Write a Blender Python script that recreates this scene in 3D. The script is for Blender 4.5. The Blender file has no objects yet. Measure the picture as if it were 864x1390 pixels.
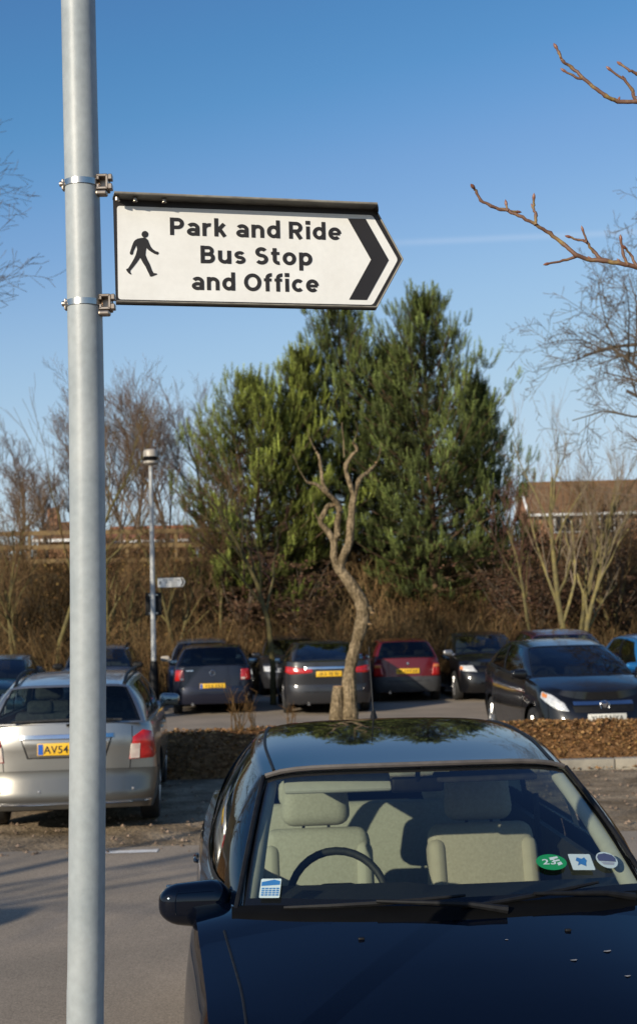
import bpy, bmesh, math, random
from mathutils import Vector, Matrix, noise as mnoise
R = random.Random(11)
PI = math.pi
rad = math.radians
scene = bpy.context.scene
C = scene.collection

# ------------------------------------------------------------------ camera
PITCH, ROLL, FPX, EYE = rad(5.4), rad(1.4), 1850.0, 2.0
cam_d = bpy.data.cameras.new('camera'); cam = bpy.data.objects.new('camera', cam_d); C.objects.link(cam)
cam_d.sensor_width = 36; cam_d.sensor_fit = 'AUTO'
cam_d.lens = 36 * FPX / 1390; cam_d.shift_y = -45 / 1390
cam_d.clip_start = 0.05; cam_d.clip_end = 6000
M3 = Matrix.Rotation(PI / 2 + PITCH, 3, 'X') @ Matrix.Rotation(-ROLL, 3, 'Z')
cam.matrix_world = Matrix.Translation((0, 0, EYE)) @ M3.to_4x4()
cam_d.dof.use_dof = True; cam_d.dof.focus_distance = 3.6; cam_d.dof.aperture_fstop = 7
scene.cycles.max_bounces = 6; scene.cycles.diffuse_bounces = 1; scene.cycles.glossy_bounces = 3; scene.cycles.transparent_max_bounces = 10
scene.camera = cam

def ray(px, py):
    return M3 @ Vector(((px - 432) / FPX, -(py - 650) / FPX, -1))
def at(px, py, Y):                      # world point seen at photo pixel, Y metres ahead
    d = ray(px, py); return Vector((d.x * Y / d.y, Y, EYE + d.z * Y / d.y))

# ------------------------------------------------------------------ materials
class NB:
    def __init__(s, name):
        s.m = bpy.data.materials.new(name); s.m.use_nodes = True
        s.t = s.m.node_tree; s.b = s.t.nodes['Principled BSDF']
    def n(s, typ, **k):
        nd = s.t.nodes.new(typ)
        for a, v in k.items():
            if a in nd.inputs: nd.inputs[a].default_value = v
            else: setattr(nd, a, v)
        return nd
    def l(s, a, b): s.t.links.new(a, b)

def c4(c): return (c[0], c[1], c[2], 1)

def mat(name, col, rough=0.6, metal=0.0, col2=None, scale=8.0, detail=6.0, bump=0.0, bscale=None, coat=0.0,
        spec=0.5, attr=False, coords='Object', lo=0.35, hi=0.65, bdist=0.02, speck=0.0, sscale=150, stretch=None):
    nb = NB(name); b = nb.b
    b.inputs['Roughness'].default_value = rough; b.inputs['Metallic'].default_value = metal
    b.inputs['Coat Weight'].default_value = coat; b.inputs['Coat Roughness'].default_value = 0.03
    b.inputs['Specular IOR Level'].default_value = spec
    b.inputs['Base Color'].default_value = c4(col)
    tc = nb.n('ShaderNodeTexCoord')
    out = None
    if col2 is not None:
        nz = nb.n('ShaderNodeTexNoise', Scale=scale, Detail=detail); nb.l(tc.outputs[coords], nz.inputs['Vector'])
        rp = nb.n('ShaderNodeValToRGB'); rp.color_ramp.elements[0].position = lo; rp.color_ramp.elements[1].position = hi
        rp.color_ramp.elements[0].color = c4(col); rp.color_ramp.elements[1].color = c4(col2)
        nb.l(nz.outputs['Fac'], rp.inputs['Fac']); out = rp.outputs['Color']
    if speck:
        n3 = nb.n('ShaderNodeTexNoise', Scale=sscale, Detail=3); nb.l(tc.outputs[coords], n3.inputs['Vector'])
        m3 = nb.n('ShaderNodeMapRange'); m3.inputs['From Min'].default_value = .3; m3.inputs['From Max'].default_value = .7; m3.inputs['To Min'].default_value = 1 - speck; m3.inputs['To Max'].default_value = 1 + speck; nb.l(n3.outputs['Fac'], m3.inputs['Value'])
        x3 = nb.n('ShaderNodeMix', data_type='RGBA', blend_type='MULTIPLY'); x3.inputs[0].default_value = 1; nb.l(out, x3.inputs[6]); nb.l(m3.outputs[0], x3.inputs[7]); out = x3.outputs[2]
    if attr:
        at_ = nb.n('ShaderNodeAttribute', attribute_name='tint')
        mx = nb.n('ShaderNodeMix', data_type='RGBA', blend_type='MULTIPLY'); mx.inputs[0].default_value = 1
        if out: nb.l(out, mx.inputs[6])
        else: mx.inputs[6].default_value = c4(col)
        nb.l(at_.outputs['Color'], mx.inputs[7]); out = mx.outputs[2]
    if out: nb.l(out, b.inputs['Base Color'])
    if bump:
        nz2 = nb.n('ShaderNodeTexNoise', Scale=bscale or scale * 4, Detail=8)
        if stretch:
            mp = nb.n('ShaderNodeMapping'); mp.inputs['Scale'].default_value = (1, 1, stretch); nb.l(tc.outputs[coords], mp.inputs['Vector']); nb.l(mp.outputs[0], nz2.inputs['Vector'])
        else: nb.l(tc.outputs[coords], nz2.inputs['Vector'])
        bp = nb.n('ShaderNodeBump', Strength=bump, Distance=bdist); nb.l(nz2.outputs['Fac'], bp.inputs['Height'])
        nb.l(bp.outputs['Normal'], b.inputs['Normal'])
    return nb.m

def glass_mat(name, tint, refl_boost=1.0):
    nb = NB(name); t = nb.t; t.nodes.remove(nb.b)
    o = t.nodes['Material Output']
    tr = nb.n('ShaderNodeBsdfTransparent', Color=c4(tint)); gl = nb.n('ShaderNodeBsdfGlossy', Roughness=0.02)
    gl.inputs['Color'].default_value = (0.9, 0.95, 1, 1)
    fr = nb.n('ShaderNodeFresnel', IOR=1.5); ge = nb.n('ShaderNodeNewGeometry'); ir = nb.n('ShaderNodeMapRange'); ir.inputs['To Min'].default_value = 1.5; ir.inputs['To Max'].default_value = 1 / 1.5
    nb.l(ge.outputs['Backfacing'], ir.inputs['Value']); nb.l(ir.outputs[0], fr.inputs['IOR'])   # same reflectance from inside and outside
    ml = nb.n('ShaderNodeMath', operation='MULTIPLY'); ml.inputs[1].default_value = refl_boost
    nb.l(fr.outputs[0], ml.inputs[0])
    mx = nb.n('ShaderNodeMixShader'); nb.l(ml.outputs[0], mx.inputs[0]); nb.l(tr.outputs[0], mx.inputs[1]); nb.l(gl.outputs[0], mx.inputs[2])
    nb.l(mx.outputs[0], o.inputs['Surface'])
    return nb.m

def paint(name, col, metal=0.0, rough=0.35, dirt=0.25, coat=1.0):
    nb = NB(name); b = nb.b
    tc = nb.n('ShaderNodeTexCoord'); nz = nb.n('ShaderNodeTexNoise', Scale=3.0, Detail=8)
    nb.l(tc.outputs['Object'], nz.inputs['Vector'])
    mx = nb.n('ShaderNodeMix', data_type='RGBA'); mx.inputs[6].default_value = c4(col)
    k_ = min(.2, .12 * sum(col) + dirt * .03); d = (0.10, 0.09, 0.075); mx.inputs[7].default_value = c4([c * (1 - k_) + e * k_ for c, e in zip(col, d)]); b.inputs['Specular IOR Level'].default_value = .5 if metal > .6 else (0.0 if dirt < .1 else .12)
    nb.l(nz.outputs['Fac'], mx.inputs[0]); nb.l(mx.outputs[2], b.inputs['Base Color'])
    b.inputs['Metallic'].default_value = metal; b.inputs['Roughness'].default_value = rough
    b.inputs['Coat Weight'].default_value = coat
    mr = nb.n('ShaderNodeMapRange'); mr.inputs['To Min'].default_value = 0.02; mr.inputs['To Max'].default_value = 0.02 + dirt * 0.3
    nb.l(nz.outputs['Fac'], mr.inputs['Value']); nb.l(mr.outputs[0], b.inputs['Coat Roughness'])
    return nb.m

def lamp_mat(name, col, rough=0.12, emit=0.0):
    return mat(name, col, rough=rough, coat=1.0)

m_tarmac = mat('tarmac', (0.27, 0.225, 0.172), 0.9, col2=(0.35, 0.285, 0.215), scale=0.9, detail=12, bump=0.25, bscale=160, bdist=0.006, spec=0.1, speck=.3, sscale=110)
m_dirt = mat('dirt', (0.17, 0.125, 0.078), 0.95, col2=(0.38, 0.29, 0.19), scale=2.2, detail=12, bump=.8, bscale=22, bdist=0.03, spec=0.05, speck=.35, sscale=40)
m_ground = mat('earth', (0.07, 0.05, 0.03), 1.0, col2=(0.13, 0.10, 0.055), scale=0.8, detail=10, bump=0.6, bscale=8, bdist=0.1, spec=0.05)
m_mulch = mat('mulch', (0.10, 0.05, 0.022), 1.0, col2=(0.26, 0.14, 0.06), scale=14, detail=8, bump=1.0, bscale=25, bdist=0.05, spec=0.05)
m_chip = mat('wood_chips', (0.34, 0.19, 0.08), 0.9, attr=True, spec=0.1)
m_kerb = mat('kerb_concrete', (0.27, 0.24, 0.19), 0.9, col2=(0.36, 0.32, 0.25), scale=5, bump=0.4, bscale=40)
m_white = mat('road_paint', (0.75, 0.72, 0.66), 0.8, col2=(0.36, 0.33, 0.28), scale=12, lo=0.5, hi=0.8)
m_pole = mat('grey_pole_paint', (0.275, 0.305, 0.315), 0.46, col2=(0.345, 0.37, 0.372), scale=5, detail=12, speck=.07, sscale=45, bump=0.15, bscale=60, bdist=0.004, spec=0.5)
m_lamp_pole = mat('pale_pole_paint', (0.5, 0.5, 0.48), 0.5, col2=(0.42, 0.43, 0.42), scale=4)
m_black = mat('black_plastic', (0.006, 0.006, 0.007), 0.55, col2=(0.011, 0.011, 0.011), scale=30, spec=0.25)
m_frit = mat('black_screen_border', (0.006, 0.007, 0.008), 0.06)
m_rubber = mat('rubber', (0.012, 0.012, 0.012), 0.75, col2=(0.028, 0.026, 0.024), scale=12)
m_steel = mat('steel', (0.62, 0.60, 0.56), 0.25, 1.0, col2=(0.5, 0.48, 0.45), scale=20)
m_bracket = mat('bracket_metal', (0.42, 0.36, 0.30), 0.35, 0.9, col2=(0.30, 0.24, 0.19), scale=30)
m_chrome = mat('chrome', (0.75, 0.75, 0.76), 0.1, 1.0, col2=(0.7, 0.7, 0.7), scale=5)
m_mirror = mat('mirror_glass', (0.12, 0.17, 0.22), 0.05, 1.0, col2=(0.14, 0.19, 0.24), scale=4)
m_alloy = mat('alloy', (0.42, 0.42, 0.43), 0.35, 0.8, col2=(0.3, 0.29, 0.28), scale=9)
m_signface = mat('sign_white', (0.75, 0.735, 0.69), 0.55, col2=(0.81, 0.80, 0.76), scale=7, detail=10, spec=0.4, speck=.025, sscale=60)
m_signblk = mat('sign_black', (0.016, 0.013, 0.012), 0.5, col2=(0.022, 0.018, 0.016), scale=9)
m_signtray = mat('sign_tray', (0.07, 0.065, 0.055), 0.55, col2=(0.12, 0.11, 0.09), scale=25)
m_trayedge = mat('tray_edge', (0.30, 0.28, 0.23), 0.5, col2=(0.2, 0.18, 0.15), scale=30)
m_glass = glass_mat('window_glass', (0.62, 0.72, 0.68), 1.0)
m_glass_dk = glass_mat('dark_window_glass', (0.33, 0.38, 0.37), 1.25)
m_head = mat('headlamp', (0.62, 0.62, 0.60), 0.15, 0.3, col2=(0.9, 0.88, 0.82), scale=22, coat=1.0)
m_tail = mat('tail_red', (0.50, 0.014, 0.010), 0.2, col2=(0.34, 0.008, 0.008), scale=18, coat=1.0)
m_amber = mat('amber_lamp', (0.75, 0.25, 0.06), 0.2, col2=(0.6, 0.2, 0.05), scale=18, coat=1.0)
m_clearlamp = mat('clear_lamp', (0.55, 0.42, 0.36), 0.2, col2=(0.7, 0.6, 0.5), scale=18, coat=1.0)
m_yplate = mat('yellow_plate', (0.80, 0.47, 0.02), 0.4, col2=(0.72, 0.42, 0.03), scale=9)
m_wplate = mat('white_plate', (0.72, 0.70, 0.62), 0.4, col2=(0.64, 0.62, 0.55), scale=9)
m_bplate = mat('plate_blue', (0.02, 0.12, 0.5), 0.4, col2=(0.02, 0.10, 0.42), scale=9)
m_ink = mat('plate_ink', (0.015, 0.013, 0.012), 0.6, col2=(0.02, 0.02, 0.02), scale=9)
m_cloth = mat('beige_seat_cloth', (0.52, 0.475, 0.385), 0.95, col2=(0.57, 0.525, 0.43), scale=70, bump=0.25, bscale=220, bdist=0.004, spec=0.1, speck=.06, sscale=95)
m_cloth2 = mat('beige_bolster', (0.56, 0.515, 0.42), 0.85, col2=(0.53, 0.485, 0.395), scale=20, spec=0.2)
m_piping = mat('seat_piping', (0.22, 0.19, 0.14), 0.9, col2=(0.26, 0.23, 0.17), scale=30)
m_liner = mat('pale_headlining', (0.52, 0.52, 0.46), 0.95, col2=(0.56, 0.56, 0.49), scale=30, spec=0.1)
m_dash = mat('dashboard_plastic', (0.022, 0.026, 0.026), 0.6, col2=(0.034, 0.038, 0.036), scale=60, bump=0.2, bscale=300, bdist=0.002)
m_dkcloth = mat('dark_seat_cloth', (0.03, 0.03, 0.033), 0.95, col2=(0.05, 0.05, 0.05), scale=30, spec=0.1)
m_bark = mat('pollard_bark', (0.125, 0.092, 0.052), 0.95, col2=(0.27, 0.205, 0.125), scale=7, detail=12, bump=1.0, bscale=34, bdist=0.05, spec=0.05, stretch=.16, speck=.35, sscale=28)
m_cut = mat('sawn_wood', (0.45, 0.28, 0.13), 0.9, col2=(0.38, 0.22, 0.1), scale=20)
m_twig = mat('near_twig_bark', (0.15, 0.075, 0.045), 0.6, col2=(0.30, 0.21, 0.06), scale=30, detail=6, bump=0.5, bscale=90, bdist=0.004, lo=0.5, hi=0.72)
m_bud = mat('bud', (0.24, 0.10, 0.06), 0.5, col2=(0.18, 0.07, 0.04), scale=60)
m_trunk_olive = mat('olive_bark', (0.17, 0.14, 0.055), 0.95, col2=(0.10, 0.085, 0.045), scale=6, attr=True, spec=0.1)
m_trunk_grey = mat('grey_bark', (0.105, 0.085, 0.065), 0.95, col2=(0.16, 0.125, 0.09), scale=6, spec=0.1)
m_birch = mat('birch_bark', (0.33, 0.28, 0.23), 0.9, col2=(0.12, 0.09, 0.07), scale=5, spec=0.1)
m_tw_purple = mat('purple_twigs', (0.13, 0.098, 0.078), 0.95, attr=True, spec=0.05)
m_tw_brown = mat('brown_twigs', (0.135, 0.085, 0.044), 0.95, attr=True, spec=0.05)
m_tw_red = mat('red_brown_twigs', (0.125, 0.066, 0.05), 0.95, attr=True, spec=0.05)
m_tw_grey = mat('grey_twigs', (0.14, 0.11, 0.075), 0.95, attr=True, spec=0.05)
m_pinebark = mat('pine_bark', (0.16, 0.10, 0.06), 0.95, col2=(0.09, 0.06, 0.04), scale=5, bump=0.6, bscale=12, bdist=0.03, spec=0.1)
m_needle = mat('pine_needles', (0.18, 0.225, 0.068), 0.75, attr=True, spec=0.25)
m_needle_y = mat('yellow_pine_needles', (0.235, 0.275, 0.06), 0.75, attr=True, spec=0.25)
m_leafbrown = mat('dead_leaves', (0.135, 0.08, 0.048), 0.9, attr=True, spec=0.1)
m_rail = mat('fence_timber', (0.22, 0.145, 0.06), 0.9, col2=(0.15, 0.10, 0.05), scale=4)
m_brick = mat('brick', (0.36, 0.19, 0.10), 0.9, col2=(0.29, 0.14, 0.075), scale=6)
m_tile_brown = mat('brown_roof_tile', (0.20, 0.115, 0.06), 0.95, col2=(0.14, 0.08, 0.045), scale=3, spec=0.05)
m_tile_orange = mat('orange_roof_tile', (0.36, 0.15, 0.07), 0.9, col2=(0.28, 0.11, 0.05), scale=3)
m_upvc = mat('white_frame', (0.7, 0.7, 0.68), 0.5, col2=(0.64, 0.64, 0.62), scale=5)
m_lantern = mat('lantern_plastic', (0.50, 0.44, 0.36), 0.4, col2=(0.42, 0.37, 0.3), scale=9)
m_green_st = mat('green_sticker', (0.01, 0.22, 0.07), 0.4, col2=(0.012, 0.25, 0.08), scale=9)
m_blue_st = mat('blue_sticker', (0.03, 0.13, 0.33), 0.4, col2=(0.03, 0.16, 0.38), scale=9)
m_pale_st = mat('pale_sticker', (0.48, 0.58, 0.57), 0.4, col2=(0.44, 0.54, 0.54), scale=9)
m_navy_st = mat('navy_print', (0.06, 0.07, 0.13), 0.4, col2=(0.07, 0.08, 0.15), scale=9)
m_cloud = None

# ------------------------------------------------------------------ object helpers
def obj(name, me, parent=None, kind=None):
    o = bpy.data.objects.new(name, me); C.objects.link(o)
    if parent is not None: o.parent = parent
    if kind: o['kind'] = kind
    return o
def tag(o, label, cat, group=None, kind=None):
    o['label'] = label; o['category'] = cat
    if group: o['group'] = group
    if kind: o['kind'] = kind
    return o
def thing(name, label, cat, loc=(0, 0, 0), rotz=0, group=None):
    o = bpy.data.objects.new(name, None); C.objects.link(o); o.location = loc; o.rotation_euler = (0, 0, rotz)
    o.empty_display_size = 0.2
    return tag(o, label, cat, group)

class MB:
    """collects geometry for ONE mesh"""
    def __init__(s): s.v = []; s.f = []; s.mi = []; s.t = []; s.usetint = False
    def add(s, vs, fs, mi=0, tint=None):
        o = len(s.v); s.v.extend(vs); s.f.extend([tuple(i + o for i in f) for f in fs]); s.mi.extend([mi] * len(fs))
        if tint is not None: s.usetint = True
        s.t.extend([tint or (1, 1, 1)] * len(fs))
        return s
    def box(s, c, sz, mi=0, rz=0, rx=0):
        hx, hy, hz = sz[0] / 2, sz[1] / 2, sz[2] / 2
        m = Matrix.Rotation(rz, 3, 'Z') @ Matrix.Rotation(rx, 3, 'X')
        vs = [m @ Vector((x * hx, y * hy, z * hz)) + Vector(c) for x in (-1, 1) for y in (-1, 1) for z in (-1, 1)]
        return s.add(vs, [(0, 1, 3, 2), (4, 6, 7, 5), (0, 4, 5, 1), (2, 3, 7, 6), (0, 2, 6, 4), (1, 5, 7, 3)], mi)
    def rbox(s, c, sz, bev=0.03, seg=3, rz=0, rx=0, mi=0, warp=None):
        bm = bmesh.new(); bmesh.ops.create_cube(bm, size=1)
        for v in bm.verts: v.co = Vector((v.co.x * sz[0], v.co.y * sz[1], v.co.z * sz[2]))
        bmesh.ops.bevel(bm, geom=bm.edges[:], offset=bev, segments=seg, profile=0.5, affect='EDGES')
        m = Matrix.Rotation(rz, 3, 'Z') @ Matrix.Rotation(rx, 3, 'X')
        vs = []
        for v in bm.verts:
            p = v.co.copy()
            if warp: p = warp(p)
            vs.append(m @ p + Vector(c))
        fs = [[v.index for v in f.verts] for f in bm.faces]; bm.free()
        return s.add(vs, fs, mi)
    def tube(s, pts, rs, sides=6, mi=0, tint=None, cap=True):
        pts = [Vector(p) for p in pts]; n = len(pts)
        if not hasattr(rs, '__len__'): rs = [rs] * n
        vs = []; fs = []
        t = (pts[1] - pts[0]).normalized()
        a = t.cross(Vector((0, 0, 1)) if abs(t.z) < 0.9 else Vector((1, 0, 0))).normalized()
        for i in range(n):
            t = (pts[min(i + 1, n - 1)] - pts[max(i - 1, 0)])
            if t.length < 1e-9: t = Vector((0, 0, 1))
            t.normalize(); a = (a - t * a.dot(t))
            if a.length < 1e-6: a = t.orthogonal()
            a.normalize(); b = t.cross(a)
            for k in range(sides):
                an = 2 * PI * k / sides; vs.append(pts[i] + (a * math.cos(an) + b * math.sin(an)) * rs[i])
        for i in range(n - 1):
            for k in range(sides):
                k2 = (k + 1) % sides; fs.append((i * sides + k, i * sides + k2, (i + 1) * sides + k2, (i + 1) * sides + k))
        if cap and sides > 3:
            fs.append(tuple(range(sides))[::-1]); fs.append(tuple((n - 1) * sides + k for k in range(sides)))
        return s.add(vs, fs, mi, tint)
    def lathe(s, prof, seg=24, mi=0, c=(0, 0, 0), axis='Z'):
        vs = []; fs = []; n = len(prof)
        for i in range(seg):
            an = 2 * PI * i / seg
            for r, h in prof:
                p = (r * math.cos(an), r * math.sin(an), h)
                if axis == 'X': p = (h, p[0], p[1])
                if axis == 'Y': p = (p[0], h, p[1])
                vs.append(Vector(p) + Vector(c))
        for i in range(seg):
            j = (i + 1) % seg
            for k in range(n - 1): fs.append((i * n + k, j * n + k, j * n + k + 1, i * n + k + 1))
        return s.add(vs, fs, mi)
    def build(s, name, mats, parent=None, smooth=True, angle=40, weld=0.0, kind=None):
        me = bpy.data.meshes.new(name); me.from_pydata([tuple(v) for v in s.v], [], s.f)
        if not isinstance(mats, (list, tuple)): mats = [mats]
        for m in mats: me.materials.append(m)
        if any(s.mi): me.polygons.foreach_set('material_index', s.mi)
        if s.usetint:
            ca = me.attributes.new('tint', 'FLOAT_COLOR', 'FACE')
            flat = []
            for t in s.t: flat.extend((t[0], t[1], t[2], 1))
            ca.data.foreach_set('color', flat)
        if weld:
            bm = bmesh.new(); bm.from_mesh(me); bmesh.ops.remove_doubles(bm, verts=bm.verts[:], dist=weld)
            bmesh.ops.recalc_face_normals(bm, faces=bm.faces[:]); bm.to_mesh(me); bm.free()
        me.update()
        if smooth:
            me.polygons.foreach_set('use_smooth', [True] * len(me.polygons)); me.set_sharp_from_angle(angle=rad(angle))
        return obj(name, me, parent, kind)

def lerp(a, b, t): return a + (b - a) * t
def interp(tab, x):
    if x <= tab[0][0]: return tab[0][1]
    for (x0, y0), (x1, y1) in zip(tab, tab[1:]):
        if x <= x1:
            t = (x - x0) / (x1 - x0); return lerp(y0, y1, t)
    return tab[-1][1]
def sinterp(tab, x):                     # smooth (Catmull-Rom style) interpolation
    if x <= tab[0][0]: return tab[0][1]
    if x >= tab[-1][0]: return tab[-1][1]
    for i in range(len(tab) - 1):
        if x <= tab[i + 1][0]:
            x0, y0 = tab[i]; x1, y1 = tab[i + 1]; h = x1 - x0; t = (x - x0) / h
            def sl(j):
                if j == 0: return (tab[1][1] - tab[0][1]) / (tab[1][0] - tab[0][0])
                if j == len(tab) - 1: return (tab[-1][1] - tab[-2][1]) / (tab[-1][0] - tab[-2][0])
                return (tab[j + 1][1] - tab[j - 1][1]) / (tab[j + 1][0] - tab[j - 1][0])
            a, b = sl(i) * h, sl(i + 1) * h
            return (2*t**3 - 3*t*t + 1) * y0 + (t**3 - 2*t*t + t) * a + (-2*t**3 + 3*t*t) * y1 + (t**3 - t*t) * b

def text_mesh(txt, width, capheight, offset=0.0, depth=0.0):
    """text from the built-in font, fitted to width x cap height, lying in the XZ plane facing -Y"""
    cu = bpy.data.curves.new('t', 'FONT'); cu.body = txt; cu.size = 1; cu.offset = offset; cu.resolution_u = 6
    cu.space_character = 1.06
    o = bpy.data.objects.new('t', cu); C.objects.link(o); dg = bpy.context.evaluated_depsgraph_get()
    me = bpy.data.meshes.new_from_object(o.evaluated_get(dg)); bpy.data.objects.remove(o)
    xs = [v.co.x for v in me.vertices]; x0, x1 = min(xs), max(xs); cap = 0.729 + 2 * offset
    sx = width / (x1 - x0); sy = capheight / cap
    for v in me.vertices: v.co = ((v.co.x - x0) * sx, 0, (v.co.y + offset) * sy)
    return me

GL = {}
def _arc(cx, cy, rx, ry, a0, a1, n=18): return [(cx + rx * math.cos(rad(lerp(a0, a1, i / n))), cy + ry * math.sin(rad(lerp(a0, a1, i / n)))) for i in range(n + 1)]
def glyphs():
    s = 4.9; A = _arc
    GL['P'] = (17.0, [([(2.6, 0), (2.6, 24)], s), ([(2.6, 21.4), (9.4, 21.4)] + A(9.4, 16.1, 5.2, 5.3, 90, -90) + [(2.6, 10.8)], s)])
    GL['R'] = (18.2, GL['P'][1] + [([(8.2, 11.2), (15.0, 0)], s + .2)])
    GL['B'] = (17.4, [([(2.6, 0), (2.6, 24)], s), ([(2.6, 21.4), (9.2, 21.4)] + A(9.2, 17.0, 4.4, 4.4, 90, -90) + [(2.6, 12.6)], s - .3), ([(2.6, 12.5), (9.8, 12.5)] + A(9.8, 7.55, 4.9, 4.95, 90, -90) + [(2.6, 2.6)], s)])
    GL['S'] = (16.6, [(A(8.3, 17.0, 5.0, 4.5, 30, 250) + A(8.3, 7.4, 5.6, 4.9, 72, -148), s)])
    GL['O'] = (22.2, [(A(11.1, 12, 8.5, 9.7, 0, 360, 40), s)])
    GL['a'] = (15.6, [([(13.0, 0), (13.0, 11)], s), (A(7.6, 10.6, 5.4, 4.9, 148, 0), s), (A(7.5, 5.3, 5.0, 3.2, 0, 360, 30), s - .3)])
    GL['d'] = (16.4, [([(13.8, 0), (13.8, 25)], s), (A(8.2, 9, 5.7, 6.5, 0, 360, 36), s)])
    GL['n'] = (16.0, [([(2.6, 0), (2.6, 18)], s), (A(8.0, 10.2, 5.4, 5.3, 180, 0) + [(13.4, 0)], s)])
    GL['u'] = (16.0, [([(13.4, 0), (13.4, 18)], s), ([(2.6, 18)] + A(8.0, 7.8, 5.4, 5.3, 180, 360), s)])
    GL['r'] = (11.2, [([(2.6, 0), (2.6, 18)], s), (A(8.9, 9.4, 6.3, 6.1, 180, 76), s)])
    GL['k'] = (15.8, [([(2.6, 0), (2.6, 25)], s), ([(3.0, 6.6), (12.2, 17.6)], s), ([(6.4, 10.2), (13.0, 0.0)], s)])
    GL['e'] = (16.8, [(A(8.4, 9, 5.8, 6.5, 0, 316, 36), s), ([(3.4, 8.7), (14.9, 8.7)], s - 1.0)])
    GL['i'] = (5.2, [([(2.6, 0), (2.6, 18)], s), ([(2.6, 20.4), (2.6, 25.8)], 5.9)])
    GL['s'] = (13.8, [(A(6.9, 12.3, 4.2, 3.2, 28, 248) + A(6.9, 5.7, 4.6, 3.3, 70, -150), s - .4)])
    GL['t'] = (10.6, [([(4.4, 23)] + A(9.2, 7.2, 4.8, 4.6, 180, 282), s), ([(0, 15.8), (10.2, 15.8)], s - .8)])
    GL['p'] = (16.8, [([(2.6, -7), (2.6, 18)], s), (A(8.2, 9, 5.7, 6.5, 0, 360, 36), s)])
    GL['f'] = (10.2, [([(4.4, 0)] + A(9.6, 18.6, 5.2, 4.2, 180, 84), s), ([(0, 15.8), (9.6, 15.8)], s - .8)])
    GL['o'] = (16.8, [(A(8.4, 9, 5.8, 6.5, 0, 360, 36), s)])
    GL['c'] = (15.0, [(A(8.4, 9, 5.8, 6.5, 46, 314, 32), s)])
glyphs()
def road_lettering(txt, width, cap):
    """heavy road sign letters drawn as strokes; XZ plane facing -Y"""
    adv = 0; items = []
    for ch in txt:
        if ch == ' ': adv += 7.6; continue
        w, st = GL[ch]; items.append((adv, st)); adv += w + 3.2
    adv -= 3.2; sx = width / adv; sz = cap / 24; vs = []; fs = []; k = 0
    for x0, st in items:
        for pl, w in st:
            n = len(pl); closed = (abs(pl[0][0] - pl[-1][0]) + abs(pl[0][1] - pl[-1][1])) < 1e-6; o = len(vs); y = -.00004 * (k % 4); k += 1
            for i in range(n):
                a = pl[i - 1] if i else (pl[-2] if closed else pl[0]); b = pl[i + 1] if i < n - 1 else (pl[1] if closed else pl[-1])
                t = Vector((b[0] - a[0], b[1] - a[1])).normalized(); nn = Vector((-t.y, t.x)) * w / 2
                vs += [((x0 + pl[i][0] + nn.x) * sx, y, (pl[i][1] + nn.y) * sz), ((x0 + pl[i][0] - nn.x) * sx, y, (pl[i][1] - nn.y) * sz)]
            for i in range(n - 1): fs.append((o + 2 * i, o + 2 * i + 1, o + 2 * i + 3, o + 2 * i + 2))
    me = bpy.data.meshes.new('lettering'); me.from_pydata(vs, [], fs); return me

def interp_mesh_obj(name, me, m, parent, off):
    me.materials.clear(); me.materials.append(m)
    for v in me.vertices: v.co += Vector(off)
    me.name = name
    return obj(name, me, parent)

def gz(Y): return interp([(18.3, 0), (25, -0.17), (60, -0.17)], Y)
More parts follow.
